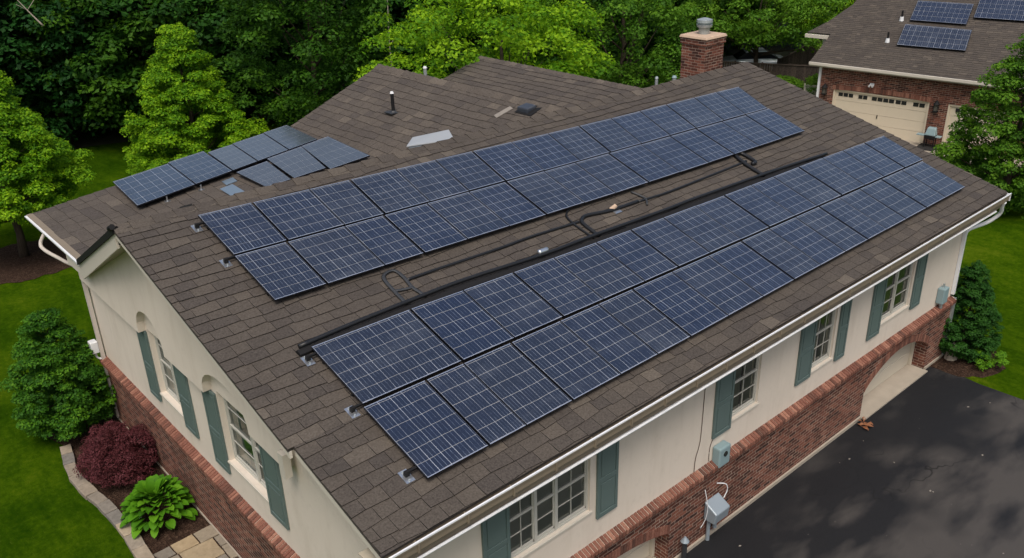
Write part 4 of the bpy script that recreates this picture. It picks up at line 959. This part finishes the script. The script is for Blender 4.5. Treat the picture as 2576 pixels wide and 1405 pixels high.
def trunk_mesh(h, r0, limbs, parent, lean=(0, 0), mat='bark', base=(0, 0, 0)):
    b = MB(); n = 7
    pts = [(base[0]+lean[0]*(k/n)**1.5+.05*math.sin(k*1.9), base[1]+lean[1]*(k/n)**1.5+.05*math.cos(k*2.3), base[2]+h*k/n) for k in range(n+1)]
    b.tube(pts, [r0*(1.25 if k == 0 else 1)*(1-.85*k/n) for k in range(n+1)], 9)
    for (z, a, l_, rise) in limbs:
        t = z/h; cx, cy = base[0]+lean[0]*t**1.5, base[1]+lean[1]*t**1.5
        rr = r0*(1-.85*t)*.45
        b.tube([(cx, cy, base[2]+z), (cx+math.cos(a)*l_*.5, cy+math.sin(a)*l_*.5, base[2]+z+rise*.35), (cx+math.cos(a)*l_, cy+math.sin(a)*l_, base[2]+z+rise)], [rr, rr*.6, rr*.2], 6)
    o = b.build('trunk', mat, None, smooth=True); o.parent = parent; return o
def clumps_round(h0, h1, R, n, cs, per, seed, irregular=.25, tone=.5):
    """rounded broadleaf crown: clumps near an uneven ellipsoid, some inside"""
    r = random.Random(seed); C_ = []; L_ = []
    zc = (h0+h1)/2; rz = (h1-h0)/2
    lob = [(r.uniform(0, 6.28), r.uniform(-.6, .8), r.uniform(.05, irregular)) for _ in range(7)]
    for i in range(n):
        a = i*2.39996+r.uniform(-.3, .3); zz = 1-2*(i+.5)/n; zz += r.uniform(-.05, .05)
        rr = math.sqrt(max(0, 1-zz*zz)); sc = r.choice((1, 1, 1, .95, .85, .6))
        for la, lz, am in lob:
            if abs(((a-la+3.14) % 6.28)-3.14) < .8 and abs(zz-lz) < .5: sc *= 1+am
        sc *= r.uniform(.86, 1.08)
        x, y, z = math.cos(a)*rr*R*sc, math.sin(a)*rr*R*sc, zc+zz*rz*sc
        s = cs*r.uniform(.65, 1.35)
        C_.append((x, y, z, s, s, s*.62, per*(s/cs)**2, tone+r.uniform(-.22, .22)))
        if i % 7 == 0: L_.append((max(h0*.5, z*.55), a, math.hypot(x, y)*.8, abs(z*.35)))
    return C_, L_
def clumps_cone(h0, h1, R, tiers, cs, per, seed, tone=.5, top=.15, power=.85, droop=.15):
    """layered pyramidal crown: side branches carrying flat sprays of leaves"""
    r = random.Random(seed); C_ = []; L_ = []
    for t in range(tiers):
        f = (t+.2)/tiers; z = h0+(h1-h0)*f; Rz = R*((1-f)**power)*r.uniform(.9, 1.06)+top
        if f < .12: Rz *= .72+2.3*f
        nb = max(3, int(8*Rz/R+4))
        for k in range(nb):
            a = 6.283*k/nb+t*.8+r.uniform(-.25, .25); ln = Rz*r.uniform(.78, 1.12)
            L_.append((z, a, ln*.8, ln*.2))
            m = max(1, int(ln/(cs*.95)))
            for j in range(m+1):
                q = (j+.6)/(m+.8); x = math.cos(a)*ln*q; y = math.sin(a)*ln*q
                s = cs*(1.05-.35*q)*r.uniform(.75, 1.2)
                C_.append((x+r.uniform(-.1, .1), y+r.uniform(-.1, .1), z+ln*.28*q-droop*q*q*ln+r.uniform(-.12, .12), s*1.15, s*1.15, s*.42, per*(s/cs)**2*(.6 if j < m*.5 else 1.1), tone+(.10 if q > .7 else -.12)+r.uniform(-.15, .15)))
    C_.append((0, 0, h1, cs*.5, cs*.5, cs*.9, per*.8, tone+.15))
    return C_, L_
def tree(name, label, loc, cl, h, r0, mat, leaf, seed=1, cat='tree', group=None, lean=(0, 0), up=.8, part='crown'):
    C_, L_ = cl; root = thing(name, label, cat, loc, group)
    leaf_mesh(part, C_, leaf, mat, root, seed=seed, up=up)
    L2 = random.Random(seed).sample(L_, min(len(L_), 22)); trunk_mesh(h, r0, L2, root, lean)
    return root
def copy_tree(o, loc, rot, sc, label):
    c = o.copy(); col.objects.link(c); c.location = loc; c.rotation_euler = (0, 0, rot); c.scale = (sc[0], sc[0], sc[1]); c['label'] = label
    for ch_ in o.children:
        d = ch_.copy(); col.objects.link(d); d.parent = c
    return c

def clumps_taper(h0, h1, R, n, cs, per, seed, tone=.5, pw=.6, low=.12):
    """egg-shaped leafy crown, widest low down, built of upturned clumps with gaps between them"""
    r = random.Random(seed); C_ = []; L_ = []
    for i in range(n):
        f = 1-((i+.5)/n)**.62; f = min(.985, max(0, f+r.uniform(-.03, .03)))
        prof = min(1, (f+low)/(low+.16))**.6*(1-f)**pw*1.12
        a = i*2.39996+r.uniform(-.35, .35); sc = r.choice((1, 1, 1, .97, .88, .72, .5))*(1+.13*math.sin(a*3+f*9+seed)+.09*math.sin(a*5-f*14)+r.uniform(-.07, .07))
        x, y, z = math.cos(a)*R*prof*sc, math.sin(a)*R*prof*sc, h0+(h1-h0)*f
        s = cs*r.uniform(.6, 1.3)
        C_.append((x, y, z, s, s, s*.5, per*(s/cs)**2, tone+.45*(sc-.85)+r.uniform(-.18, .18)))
        if r.random() < .35: C_.append((x*1.1, y*1.1, z+s*.45, s*.45, s*.45, s*.5, per*.25, tone+.22))
        if i % 9 == 0: L_.append((max(h0*.6, z-.12*(h1-h0)), a, math.hypot(x, y)*.85, .12*(h1-h0)))
    return C_, L_
# --- garden trees near the house
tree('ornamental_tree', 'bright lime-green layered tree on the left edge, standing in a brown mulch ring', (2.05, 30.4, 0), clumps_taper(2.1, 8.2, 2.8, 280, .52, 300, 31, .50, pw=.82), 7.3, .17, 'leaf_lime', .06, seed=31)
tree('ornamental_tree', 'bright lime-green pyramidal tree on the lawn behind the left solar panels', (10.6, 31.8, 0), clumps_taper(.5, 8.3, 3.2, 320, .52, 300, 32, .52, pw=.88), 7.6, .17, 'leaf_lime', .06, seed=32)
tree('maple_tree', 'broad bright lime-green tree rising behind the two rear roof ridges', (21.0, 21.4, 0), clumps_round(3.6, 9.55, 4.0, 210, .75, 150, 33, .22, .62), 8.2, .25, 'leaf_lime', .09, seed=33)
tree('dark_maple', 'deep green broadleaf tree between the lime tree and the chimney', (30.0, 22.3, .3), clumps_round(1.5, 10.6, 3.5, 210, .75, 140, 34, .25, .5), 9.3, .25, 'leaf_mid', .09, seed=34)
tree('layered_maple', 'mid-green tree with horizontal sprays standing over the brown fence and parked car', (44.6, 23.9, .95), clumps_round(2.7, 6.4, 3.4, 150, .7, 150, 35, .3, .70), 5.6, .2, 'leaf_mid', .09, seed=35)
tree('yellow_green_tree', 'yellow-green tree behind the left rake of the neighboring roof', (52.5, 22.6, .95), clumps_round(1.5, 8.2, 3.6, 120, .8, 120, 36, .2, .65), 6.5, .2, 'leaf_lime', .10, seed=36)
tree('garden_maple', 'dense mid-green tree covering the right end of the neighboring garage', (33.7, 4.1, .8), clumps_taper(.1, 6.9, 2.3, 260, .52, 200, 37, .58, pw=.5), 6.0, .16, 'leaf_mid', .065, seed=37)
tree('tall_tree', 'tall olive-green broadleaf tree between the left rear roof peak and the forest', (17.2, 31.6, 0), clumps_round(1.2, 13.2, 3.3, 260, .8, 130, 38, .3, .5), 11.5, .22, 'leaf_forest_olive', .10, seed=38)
tree('hedge_shrub', 'tall dark green shrub with pale tips at the left corner of the house', (-.55, 15.6, 0), clumps_taper(.3, 3.75, 1.12, 240, .27, 170, 39, .42, pw=.5), 3.2, .06, 'leaf_bush', .042, seed=39, cat='shrub', part='foliage')
tree('conical_evergreen', 'dark green conical evergreen shrub beside the right corner of the driveway', (21.55, .35, 0), clumps_taper(.15, 3.0, .98, 260, .19, 150, 40, .5, pw=.7), 2.7, .05, 'leaf_conifer', .034, seed=40, cat='shrub', part='foliage')
tree('low_shrub', 'small light-green shrub on the mulch in front of the conical evergreen', (21.25, -.62, 0), clumps_round(.05, .5, .38, 24, .14, 90, 41, .3, .85), .35, .02, 'leaf_bush', .03, seed=41, cat='shrub', part='foliage')
tree('garden_shrub', 'rounded bright green shrub against the brown fence, left one of two', (42.9, 20.6, .95), clumps_round(.1, 1.2, 1.0, 50, .35, 110, 42, .2, .75), 1.4, .04, 'leaf_mid', .06, seed=42, cat='shrub', part='foliage')
tree('garden_shrub', 'lower bright green shrub against the brown fence, nearer the neighboring brick corner', (43.4, 18.3, .95), clumps_round(.1, 1.5, .9, 40, .33, 110, 43, .2, .65), 1.2, .04, 'leaf_mid', .06, seed=43, cat='shrub', part='foliage')
tree('lawn_shrub', 'dark green shrub at the foot of the dense tree by the neighboring driveway', (35.4, 6.3, .9), clumps_round(.05, 1.2, .85, 40, .3, 110, 44, .2, .5), 1.0, .04, 'leaf_bush', .05, seed=44, cat='shrub', part='foliage')
# burgundy mound
rr_ = random.Random(8); C_ = []
for i in range(210):
    zz = 1-1.02*(i+.5)/210; a = i*2.39996; q = math.sqrt(max(0, 1-zz*zz)); s = .15*rr_.uniform(.8, 1.3)
    k = 1+.13*math.sin((a % 6.283)*3+zz*4)+.07*math.sin((a % 6.283)*7)+rr_.uniform(-.12, .10)
    C_.append((math.cos(a)*q*.86*k, math.sin(a)*q*.92*k, .28+zz*.98*k, s, s, s*.7, 120, .5+rr_.uniform(-.25, .2)))
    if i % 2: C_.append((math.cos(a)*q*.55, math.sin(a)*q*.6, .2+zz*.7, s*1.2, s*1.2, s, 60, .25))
tree('japanese_maple', 'round burgundy shrub in the mulch bed against the brick wall', (-.22, 12.55, 0), (C_, [(.4, a, .5, .3) for a in range(6)]), .7, .05, 'leaf_red', .022, seed=45, cat='shrub', part='foliage')
# hosta
hs = thing('hosta', 'large-leaved bright green plant with small white flowers in the mulch bed', 'plant', (-.22, 10.05, 0))
hb = MB(); rr_ = random.Random(5)
for i in range(190):
    t = (i+.5)/190; a = i*2.39996+rr_.uniform(-.3, .3); el = math.radians(84-78*t+rr_.uniform(-7, 7)); ln = .28+.13*rr_.random(); w = ln*.30
    rad = .08+.52*t**.8*rr_.uniform(.85, 1.1); base = Vector((hs.location.x+math.cos(a)*rad, hs.location.y+math.sin(a)*rad, .12+.62*math.cos(t*1.45)*rr_.uniform(.9, 1.1)))
    d0 = Vector((math.cos(a), math.sin(a), 0)); side = Vector((-d0.y, d0.x, 0)); mid = []; n = 6
    p = base.copy(); e_ = el
    rows = []
    for k in range(n+1):
        q = k/n; wid = w*math.sin(math.pi*min(1, .06+q*.94))**.75*(1 if q < 1 else 0)
        dirv = d0*math.cos(e_)+Vector((0, 0, 1))*math.sin(e_); nn_ = dirv.cross(side)
        if nn_.z < 0: nn_ = -nn_
        rows.append((p-side*wid+nn_*wid*.35, p.copy(), p+side*wid+nn_*wid*.35)); p = p+dirv*ln/n; e_ -= .18
    vs = [v for rw_ in rows for v in rw_]
    hb.add(vs, [(3*k, 3*k+1, 3*k+4, 3*k+3) for k in range(n)]+[(3*k+1, 3*k+2, 3*k+5, 3*k+4) for k in range(n)], 0, min(1, max(0, rr_.gauss(.5, .22))))
hb.build('foliage', 'leaf_hosta', hs, smooth=True)
hf = MB()
for dx, dy, z in ((-.45, .1, .62), (-.15, .35, .86), (.0, .2, .92), (-.5, -.2, .45), (.35, .1, .75), (.1, .45, .72)):
    x, y = hs.location.x+dx, hs.location.y+dy
    for k in range(5):
        a = k*1.257; hf.add([(x, y, z), (x+.03*math.cos(a), y+.03*math.sin(a), z+.02), (x+.05*math.cos(a+.3), y+.05*math.sin(a+.3), z), (x+.03*math.cos(a+.6), y+.03*math.sin(a+.6), z+.02)], [(0, 1, 2, 3)])
hf.build('flower', 'blossom', hs)
# --- forest
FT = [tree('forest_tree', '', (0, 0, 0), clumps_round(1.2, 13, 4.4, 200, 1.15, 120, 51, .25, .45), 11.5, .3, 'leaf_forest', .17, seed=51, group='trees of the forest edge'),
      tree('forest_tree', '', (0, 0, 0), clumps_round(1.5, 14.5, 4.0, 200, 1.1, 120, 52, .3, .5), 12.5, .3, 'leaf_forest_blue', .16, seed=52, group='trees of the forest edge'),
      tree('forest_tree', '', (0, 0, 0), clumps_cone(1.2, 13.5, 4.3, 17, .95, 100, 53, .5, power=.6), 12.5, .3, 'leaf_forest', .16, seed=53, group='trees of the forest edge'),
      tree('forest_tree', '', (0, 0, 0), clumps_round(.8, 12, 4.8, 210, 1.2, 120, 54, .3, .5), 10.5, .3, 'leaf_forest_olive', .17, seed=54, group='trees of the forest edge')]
rowA = [(2.9, 47.9), (6.1, 47.4), (9.4, 46.6), (12.9, 45.6), (16.5, 44.3), (20.2, 42.6), (23.9, 40.6), (27.6, 38.3), (31.2, 35.6), (34.5, 32.7), (38.4, 31.0), (43.2, 30.0), (47.5, 30.0)]
rowB = [(3.9, 54.8), (7.4, 54.2), (11.2, 53.4), (15.1, 52.2), (19.1, 50.8), (23.3, 48.9), (27.5, 46.7), (31.6, 44.1), (35.6, 41.1), (39.3, 37.8), (43.5, 36.2), (49.0, 35.5), (54.5, 31.8), (58, 26)]
rowC = [(5.0, 62.7), (8.9, 62.1), (13.1, 61.1), (17.6, 59.8), (22.1, 58.2), (26.8, 56.1), (31.5, 53.6), (36.1, 50.6), (40.6, 47.3), (44.8, 43.6), (50.7, 42.6), (55.3, 38.3), (60.4, 34.0), (64, 26.6)]
rf_ = random.Random(77); k_ = 0; used_p = set()
for rown, rowpts, nm in (('front', rowA, 'front forest row'), ('middle', rowB, 'second forest row'), ('back', rowC, 'third forest row')):
    for i, (x, y) in enumerate(rowpts):
        kd = [0, 1, 2, 3][(k_*7+i*3+rf_.randint(0, 1)) % 4]; k_ += 1
        colr = ['dark green', 'deep green', 'tiered green', 'olive-green'][kd]
        lab = f'{colr} woodland tree, {ORD[i+1]} from the left in the {nm}'
        loc = (x+rf_.uniform(-.8, .8), y+rf_.uniform(-.8, .8), ground_z(x, y)); s = rf_.uniform(.86, 1.12); sz = s*rf_.uniform(.9, 1.15)
        if rown == 'front': s *= .95; sz *= .92
        if kd not in used_p:
            used_p.add(kd); o = FT[kd]; o.location = loc; o.rotation_euler = (0, 0, rf_.uniform(0, 6.28)); o.scale = (s, s, sz); o['label'] = lab
        else: copy_tree(FT[kd], loc, rf_.uniform(0, 6.28), (s, sz), lab)
# bare stems among the forest
for pts, lab in (([(2.2, 38.6, 5.0), (1.8, 38.8, 6.6), (.9, 39.2, 7.9), (.4, 39.5, 8.3)], 'pale bare stem curving up above the left lime tree'),
                 ([(7.6, 41.2, 7.6), (7.1, 41.4, 8.4), (6.7, 41.6, 9.1)], 'short pale bare twig high in the left forest'),
                 ([(14.2, 40.4, 7.9), (14.1, 40.4, 8.7), (13.9, 40.4, 9.2)], 'thin upright pale twig high in the forest above the pyramidal tree'),
                 ([(23.6, 34.2, 2.2), (23.5, 34.1, 5.2), (23.6, 34.1, 8.0), (23.3, 34.0, 9.2)], 'thin bare trunk in the dark gap left of the broad lime tree')):
    b = MB(); b.tube(arc([Vector(p) for p in pts], 4), [.05*(1-.8*k/(4*(len(pts)-1))) for k in range(4*(len(pts)-1)+1)], 6)
    b.tube([pts[1], (pts[1][0]+.5, pts[1][1], pts[1][2]+.55)], [.02, .006], 5); b.tube([pts[1], (pts[1][0]-.45, pts[1][1], pts[1][2]+.35)], [.02, .006], 5)
    tag(b.build('bare_stem', 'pale_stem', smooth=True), lab, 'dead tree')

# ================================================================ neighboring house
NU = Vector((.1176, -.9931, 0)); NN = Vector((.9931, .1176, 0)); NO = Vector((38.633, 15.908, 0)); NG = .97
def NP(a, b, z): p = NO+NU*a+NN*b; return (p.x, p.y, z)
nh = thing('neighboring_house', 'red brick house with dark roof and cream garage doors at the upper right', 'house', NP(6, 4, NG))
def nbox(m, a0, a1, b0, b1, z0, z1, mi=0, tone=.5):
    m.hexa([NP(a0, b1, z0), NP(a1, b1, z0), NP(a1, b0, z0), NP(a0, b0, z0), NP(a0, b1, z1), NP(a1, b1, z1), NP(a1, b0, z1), NP(a0, b0, z1)][::1] if False else
           [NP(a0, b0, z0), NP(a0, b1, z0), NP(a1, b1, z0), NP(a1, b0, z0), NP(a0, b0, z1), NP(a0, b1, z1), NP(a1, b1, z1), NP(a1, b0, z1)], mi, tone)
DO = [(.807, 5.742, NG, 3.10), (6.62, 9.2, NG, 3.10)]
nw = MB()
A_ = sorted({0, 14, *[o[0] for o in DO], *[o[1] for o in DO]})
for a, c in zip(A_[:-1], A_[1:]):
    z0 = 3.10 if any(o[0] <= a < o[1] for o in DO) else NG-.1
    nbox(nw, a, c, 0, .3, z0, 4.42)
nbox(nw, 0, .3, .3, 11, NG-.1, 4.42); nbox(nw, .3, 14, 10.7, 11, NG-.1, 4.42)
nw.build('brick_wall', 'brick', nh)
nb_ = MB(); nbox(nb_, -1.45, -.02, 3.2, 10, 2.2, 5.35); nb_.build('side_wall', 'cream_trim', nh)
sl_b = MB(); r = random.Random(2)
for k in range(58):
    a = .75+k*.088; c = a+.075; arc_h = .10*math.sin(math.pi*k/57)
    nbox(sl_b, a, c, -.03, .05, 3.06+arc_h, 3.30+arc_h, 0, r.random())
sl_b.build('soldier_course', 'brick_cap', nh)
tn_ = math.tan(math.radians(25)); ln_ = math.hypot(1, tn_); NS = (NN+Vector((0, 0, tn_)))/ln_
nr_ = MB(); E0 = NO-NN*.4; 
roof_sheet(nr_, (E0.x, E0.y, 4.45), NU, NS, [[(-.5, 0), (14, 0), (14, 9.2), (-.55, 9.2)], [(-1.85, 2.54), (-.52, 2.54), (-.53, 9.2), (-.6, 6.0), (-1.15, 3.75)][:2]+[(-.53, 5.6), (-1.15, 3.75)]], expo=.17, w=(.2, .42), seed=22, butt=.014, wave=.012)
nr_.build('roof', 'shingle', nh)
nr2 = MB(); RG = E0+NS*9.2+Vector((0, 0, 4.45))
roof_sheet(nr2, (RG.x, RG.y, RG.z), NU, ((NN-Vector((0, 0, tn_)))/ln_)*-1, [[(-.55, -8), (14, -8), (14, 0), (-.55, 0)]], expo=.5, seed=23); nr2.build('rear_roof', 'shingle', nh)
ng_ = MB(); nbox(ng_, -.5, 14, -.52, -.40, 4.32, 4.45); nbox(ng_, -.5, 14, -.40, -.37, 4.24, 4.43); nbox(ng_, -1.88, -.55, 1.72, 1.86, 5.28, 5.46)
ng_.build('gutter', 'cream_trim', nh)
nsf = MB(); nbox(nsf, -.45, 14, -.37, .0, 4.26, 4.28); nsf.build('soffit', 'soffit', nh)
nd = MB(); nbox(nd, -.06, .06, -.12, -.02, NG, 4.3); nd.build('downspout', 'white_metal', nh)
for di, (a0, a1, z0, z1) in enumerate(DO):
    d_ = MB()
    for k in range(4): nbox(d_, a0+.06, a1-.06, .10, .15, z0+k*.52, z0+k*.52+.508)
    nbox(d_, a0, a0+.09, .02, .2, z0, z1); nbox(d_, a1-.09, a1, .02, .2, z0, z1); nbox(d_, a0, a1, .021, .2, z1-.07, z1)
    d0 = d_.build('garage_door', 'garage_light', nh)
    grp = [(1.05, 1.87, 3), (2.12, 2.62, 2), (2.83, 4.0, 4), (4.05, 4.62, 2), (4.92, 5.52, 2)] if di == 0 else [(6.95, 7.45, 2), (7.75, 8.5, 3)]
    for g0, g1, n in grp:
        w_ = MB()
        for k in range(n): x0 = g0+(g1-g0)*k/n+.02; x1 = g0+(g1-g0)*(k+1)/n-.02; nbox(w_, x0, x1, .085, .099, 2.74, 2.93)
        w_.build('window', 'dark_room', d0)
    if di == 0:
        h_ = MB(); nbox(h_, 3.22, 3.26, .06, .1, 1.85, 2.02); h_.build('handle', 'black_metal', d0)
for k, (a, z, lab) in enumerate([(.38, 3.0, 'black wall lantern left of the wide cream garage door'), (6.12, 2.9, 'black wall lantern between the two cream garage doors')]):
    lo = thing('wall_lantern', lab, 'wall lamp', NP(a, -.1, z), 'lanterns beside the garage doors')
    m = MB(); nbox(m, a-.09, a+.09, -.24, -.08, z-.17, z+.15); m.build('lantern_glass', 'lamp_glass', lo)
    m = MB()
    for da in (-.1, .08): nbox(m, a+da, a+da+.02, -.26, -.24, z-.2, z+.16); nbox(m, a+da, a+da+.02, -.08, -.06, z-.2, z+.16)
    nbox(m, a-.11, a+.11, -.27, -.05, z-.23, z-.18); c = NP(a, -.16, z)
    m.tube([(c[0], c[1], z+.15), (c[0], c[1], z+.36)], [.17, .02], 8); nbox(m, a-.04, a+.04, -.08, -.01, z-.1, z+.25); m.build('cage', 'black_metal', lo)
ml = thing('security_light', 'small white light fitting on the brick above the wide garage door', 'wall light', NP(2.78, -.05, 3.55))
m = MB(); nbox(m, 2.68, 2.9, -.06, 0, 3.5, 3.64); m.build('base', 'white_plastic', ml, bevel=.01)
m = MB()
for a in (2.71, 2.87): p, q = NP(a, -.06, 3.56), NP(a, -.2, 3.5); m.tube([p, q], [.035, .055], 8)
m.build('spotlight', 'white_plastic', ml)
# its roof panels and vents
def NR(a, s, h=0.):
    p = E0+NU*a+NS*s; n = NU.cross(NS); n = n if n.z > 0 else -n; p = p+n*h; return (p.x, p.y, 4.45+p.z)
for (c, lab) in (([(3.03, 4.26), (5.82, 4.29), (5.59, 5.99), (2.80, 5.96)], 'blue solar panel on the neighboring roof, upper left one of three'),
                 ([(3.25, 2.02), (6.55, 2.09), (6.28, 3.72), (3.0, 3.74)], 'blue solar panel on the neighboring roof, the lowest one nearest the gutter'),
                 ([(5.95, 4.93), (9.0, 4.98), (8.75, 6.65), (5.71, 6.60)], 'blue solar panel on the neighboring roof, cut by the right edge of the photo')):
    solar_panel([NR(a, s, h) for (a, s), h in zip(c, (.16, .16, .22, .22))], lab, 'solar panels on the neighboring roof', 11, 4, .06)
rl = MB()
for (a0, a1, s) in ((3.2, 5.6, 4.55), (3.1, 5.5, 5.7), (3.4, 6.3, 2.35), (3.3, 6.1, 3.45), (6.1, 8.8, 5.25), (6.0, 8.6, 6.3)):
    rl.hexa([NR(a0, s, .01), NR(a1, s, .01), NR(a1, s+.05, .01), NR(a0, s+.05, .01), NR(a0, s, .14), NR(a1, s, .14), NR(a1, s+.05, .14), NR(a0, s+.05, .14)])
tag(rl.build('roof_rails', 'black_metal'), 'dark rails under the three panels of the neighboring roof', 'mounting rail')
for a, s, lab in ((2.56, 4.35, 'dark vent pipe with white collar on the neighboring roof, higher one'), (2.62, 2.35, 'dark vent pipe with white collar on the neighboring roof, lower one')):
    p = NR(a, s); pv = thing('vent_pipe', lab, 'vent pipe', p)
    m = MB(); m.tube([p, (p[0], p[1], p[2]+.52)], .05, 10); m.build('pipe', 'black_metal', pv)
    m = MB(); m.tube([(p[0], p[1], p[2]-.02), (p[0], p[1], p[2]+.20)], [.12, .085], 10); m.build('collar', 'white_plastic', pv)
# grill cart
gx = thing('grill_cart', 'teal-lidded grill cart standing between the two cream garage doors', 'grill', NP(6.15, -.45, NG))
m = MB(); nbox(m, 5.95, 6.45, -.70, -.30, 1.42, 1.60); m.build('body', 'black_metal', gx, bevel=.02)
m = MB(); p0 = [NP(5.95, -.70, 1.6), NP(6.45, -.70, 1.6), NP(6.45, -.30, 1.6), NP(5.95, -.30, 1.6), NP(6.02, -.6, 1.95), NP(6.40, -.6, 1.95), NP(6.40, -.34, 1.98), NP(6.02, -.34, 1.98)]; m.hexa(p0); m.build('lid', 'box_teal', gx, bevel=.03)
m = MB(); nbox(m, 5.55, 5.94, -.66, -.34, 1.54, 1.58); m.build('side_shelf', 'box_teal', gx)
m = MB(); nbox(m, 6.46, 6.7, -.66, -.34, 1.54, 1.58); m.build('side_shelf', 'box_teal', gx)
for a, b_ in ((5.98, -.66), (6.40, -.66), (5.98, -.34), (6.40, -.34)):
    m = MB(); nbox(m, a, a+.04, b_, b_+.04, NG, 1.42); m.build('leg', 'black_metal', gx)
m = MB(); nbox(m, 5.7, 6.6, -1.15, -.05, NG-.0, NG+.03); tag(m.build('door_mat', 'rubber'), 'dark square mat on the ground under the grill cart', 'mat')

# ================================================================ fences
def fence(A, B, zb, zt_, label, n_post, wave=None, pick=.145, mats='fence_wood'):
    A = Vector((*A, 0)); B = Vector((*B, 0)); D = B-A; ln = D.length; D.normalize(); N_ = Vector((-D.y, D.x, 0)); root = thing('wooden_fence', label, 'fence', ((A+B)/2+Vector((0, 0, zb))))
    m = MB(); r = random.Random(3); n = int(ln/pick)
    def bx_(mm, s0, s1, d0, d1, z0, z1, z0b=None, z1b=None, tone=.5):
        z0b = z0 if z0b is None else z0b; z1b = z1 if z1b is None else z1b
        q = [A+D*s0+N_*d0, A+D*s1+N_*d0, A+D*s1+N_*d1, A+D*s0+N_*d1]
        mm.hexa([(q[0].x, q[0].y, z0), (q[1].x, q[1].y, z0b), (q[2].x, q[2].y, z0b), (q[3].x, q[3].y, z0), (q[0].x, q[0].y, z1), (q[1].x, q[1].y, z1b), (q[2].x, q[2].y, z1b), (q[3].x, q[3].y, z1)], 0, tone)
    top = wave or (lambda t: zt_)
    for k in range(n): bx_(m, k*pick+.006, (k+1)*pick-.006, 0, .02, zb, top((k)/n), tone=r.random(), z1b=top((k+1)/n), z0b=zb)
    m.build('board_panel', mats, root)
    m = MB()
    for k in range(12): bx_(m, ln*k/12, ln*(k+1)/12-.002, -.05, .07, top(k/12)+.003, top(k/12)+.06, top((k+1)/12)+.003, top((k+1)/12)+.06, .8)
    m.build('top_rail', mats, root)
    for k in range(n_post+1):
        m = MB(); s = ln*k/n_post; bx_(m, s-.05, s+.05, .022, .13, zb, top(k/n_post)+.1, tone=1.); m.build('post', mats, root)
fence((41.6, 25.4), (44.6, 19.5), .95, 2.75, 'long dark brown board fence behind the right roof peak', 4)
fence((44.9, 22.4), (49.6, 22.2), .95, 3.6, 'dark brown board fence rising to the right behind the long fence', 4, wave=lambda t: 2.75+1.1*t**1.4)
fence((42.3, 18.9), (42.9, 17.0), .95, 2.1, 'short pale picket fence beside the neighboring brick corner', 2, mats='cream_trim')
# car half hidden under the tree
cr = thing('parked_car', 'pale silver-blue car half hidden under the tree behind the long fence', 'car', (48.2, 26.4, .95))
cr_a = math.radians(-45); cd = Vector((math.cos(cr_a), math.sin(cr_a), 0)); cs_ = Vector((-cd.y, cd.x, 0)); c0 = Vector((48.2, 26.4, .95))
def CP(l_, w, z): return tuple(c0+cd*l_+cs_*w+Vector((0, 0, z)))
def loft(m, secs, w, mi=0):   # secs: (l, zlow, zhigh, halfwidth)
    n = len(secs); vs = []
    for l_, zl, zh, hw in secs: vs += [CP(l_, -hw, zl), CP(l_, hw, zl), CP(l_, hw, (zl+zh)/2), CP(l_, hw*.93, zh), CP(l_, -hw*.93, zh), CP(l_, -hw, (zl+zh)/2)]
    fs_ = [(i*6+k, i*6+(k+1) % 6, (i+1)*6+(k+1) % 6, (i+1)*6+k) for i in range(n-1) for k in range(6)]+[tuple(range(6))[::-1], tuple((n-1)*6+k for k in range(6))]
    m.add(vs, fs_, mi)
m = MB(); loft(m, [(-2.25, .4, .7, .75), (-2.1, .25, .9, .85), (-1, .22, .98, .9), (.8, .22, 1.0, .9), (1.9, .25, .95, .88), (2.25, .4, .75, .78)], 0); body = m.build('body', 'car_paint', cr, smooth=True)
m = MB(); loft(m, [(-1.35, .95, 1.0, .78), (-.7, .95, 1.42, .70), (.6, .95, 1.46, .70), (1.5, .95, 1.02, .78)], 0); m.build('windows', 'car_glass', cr, smooth=False)
m = MB(); loft(m, [(-.75, 1.40, 1.46, .68), (0, 1.44, 1.5, .70), (.65, 1.42, 1.48, .68)], 0); m.build('car_roof', 'car_paint', cr)
for l_ in (-1.4, 1.4):
    for w in (-.82, .82):
        m = MB(); a, b_ = CP(l_, w-.1, .33), CP(l_, w+.1, .33); m.tube([a, b_], .33, 18); wl = m.build('wheel', 'rubber', cr)
        m = MB(); s = 1 if w > 0 else -1; a, b_ = CP(l_, w+s*.10, .33), CP(l_, w+s*.115, .33); m.tube([a, b_], .2, 14); m.build('rim', 'silver', wl)
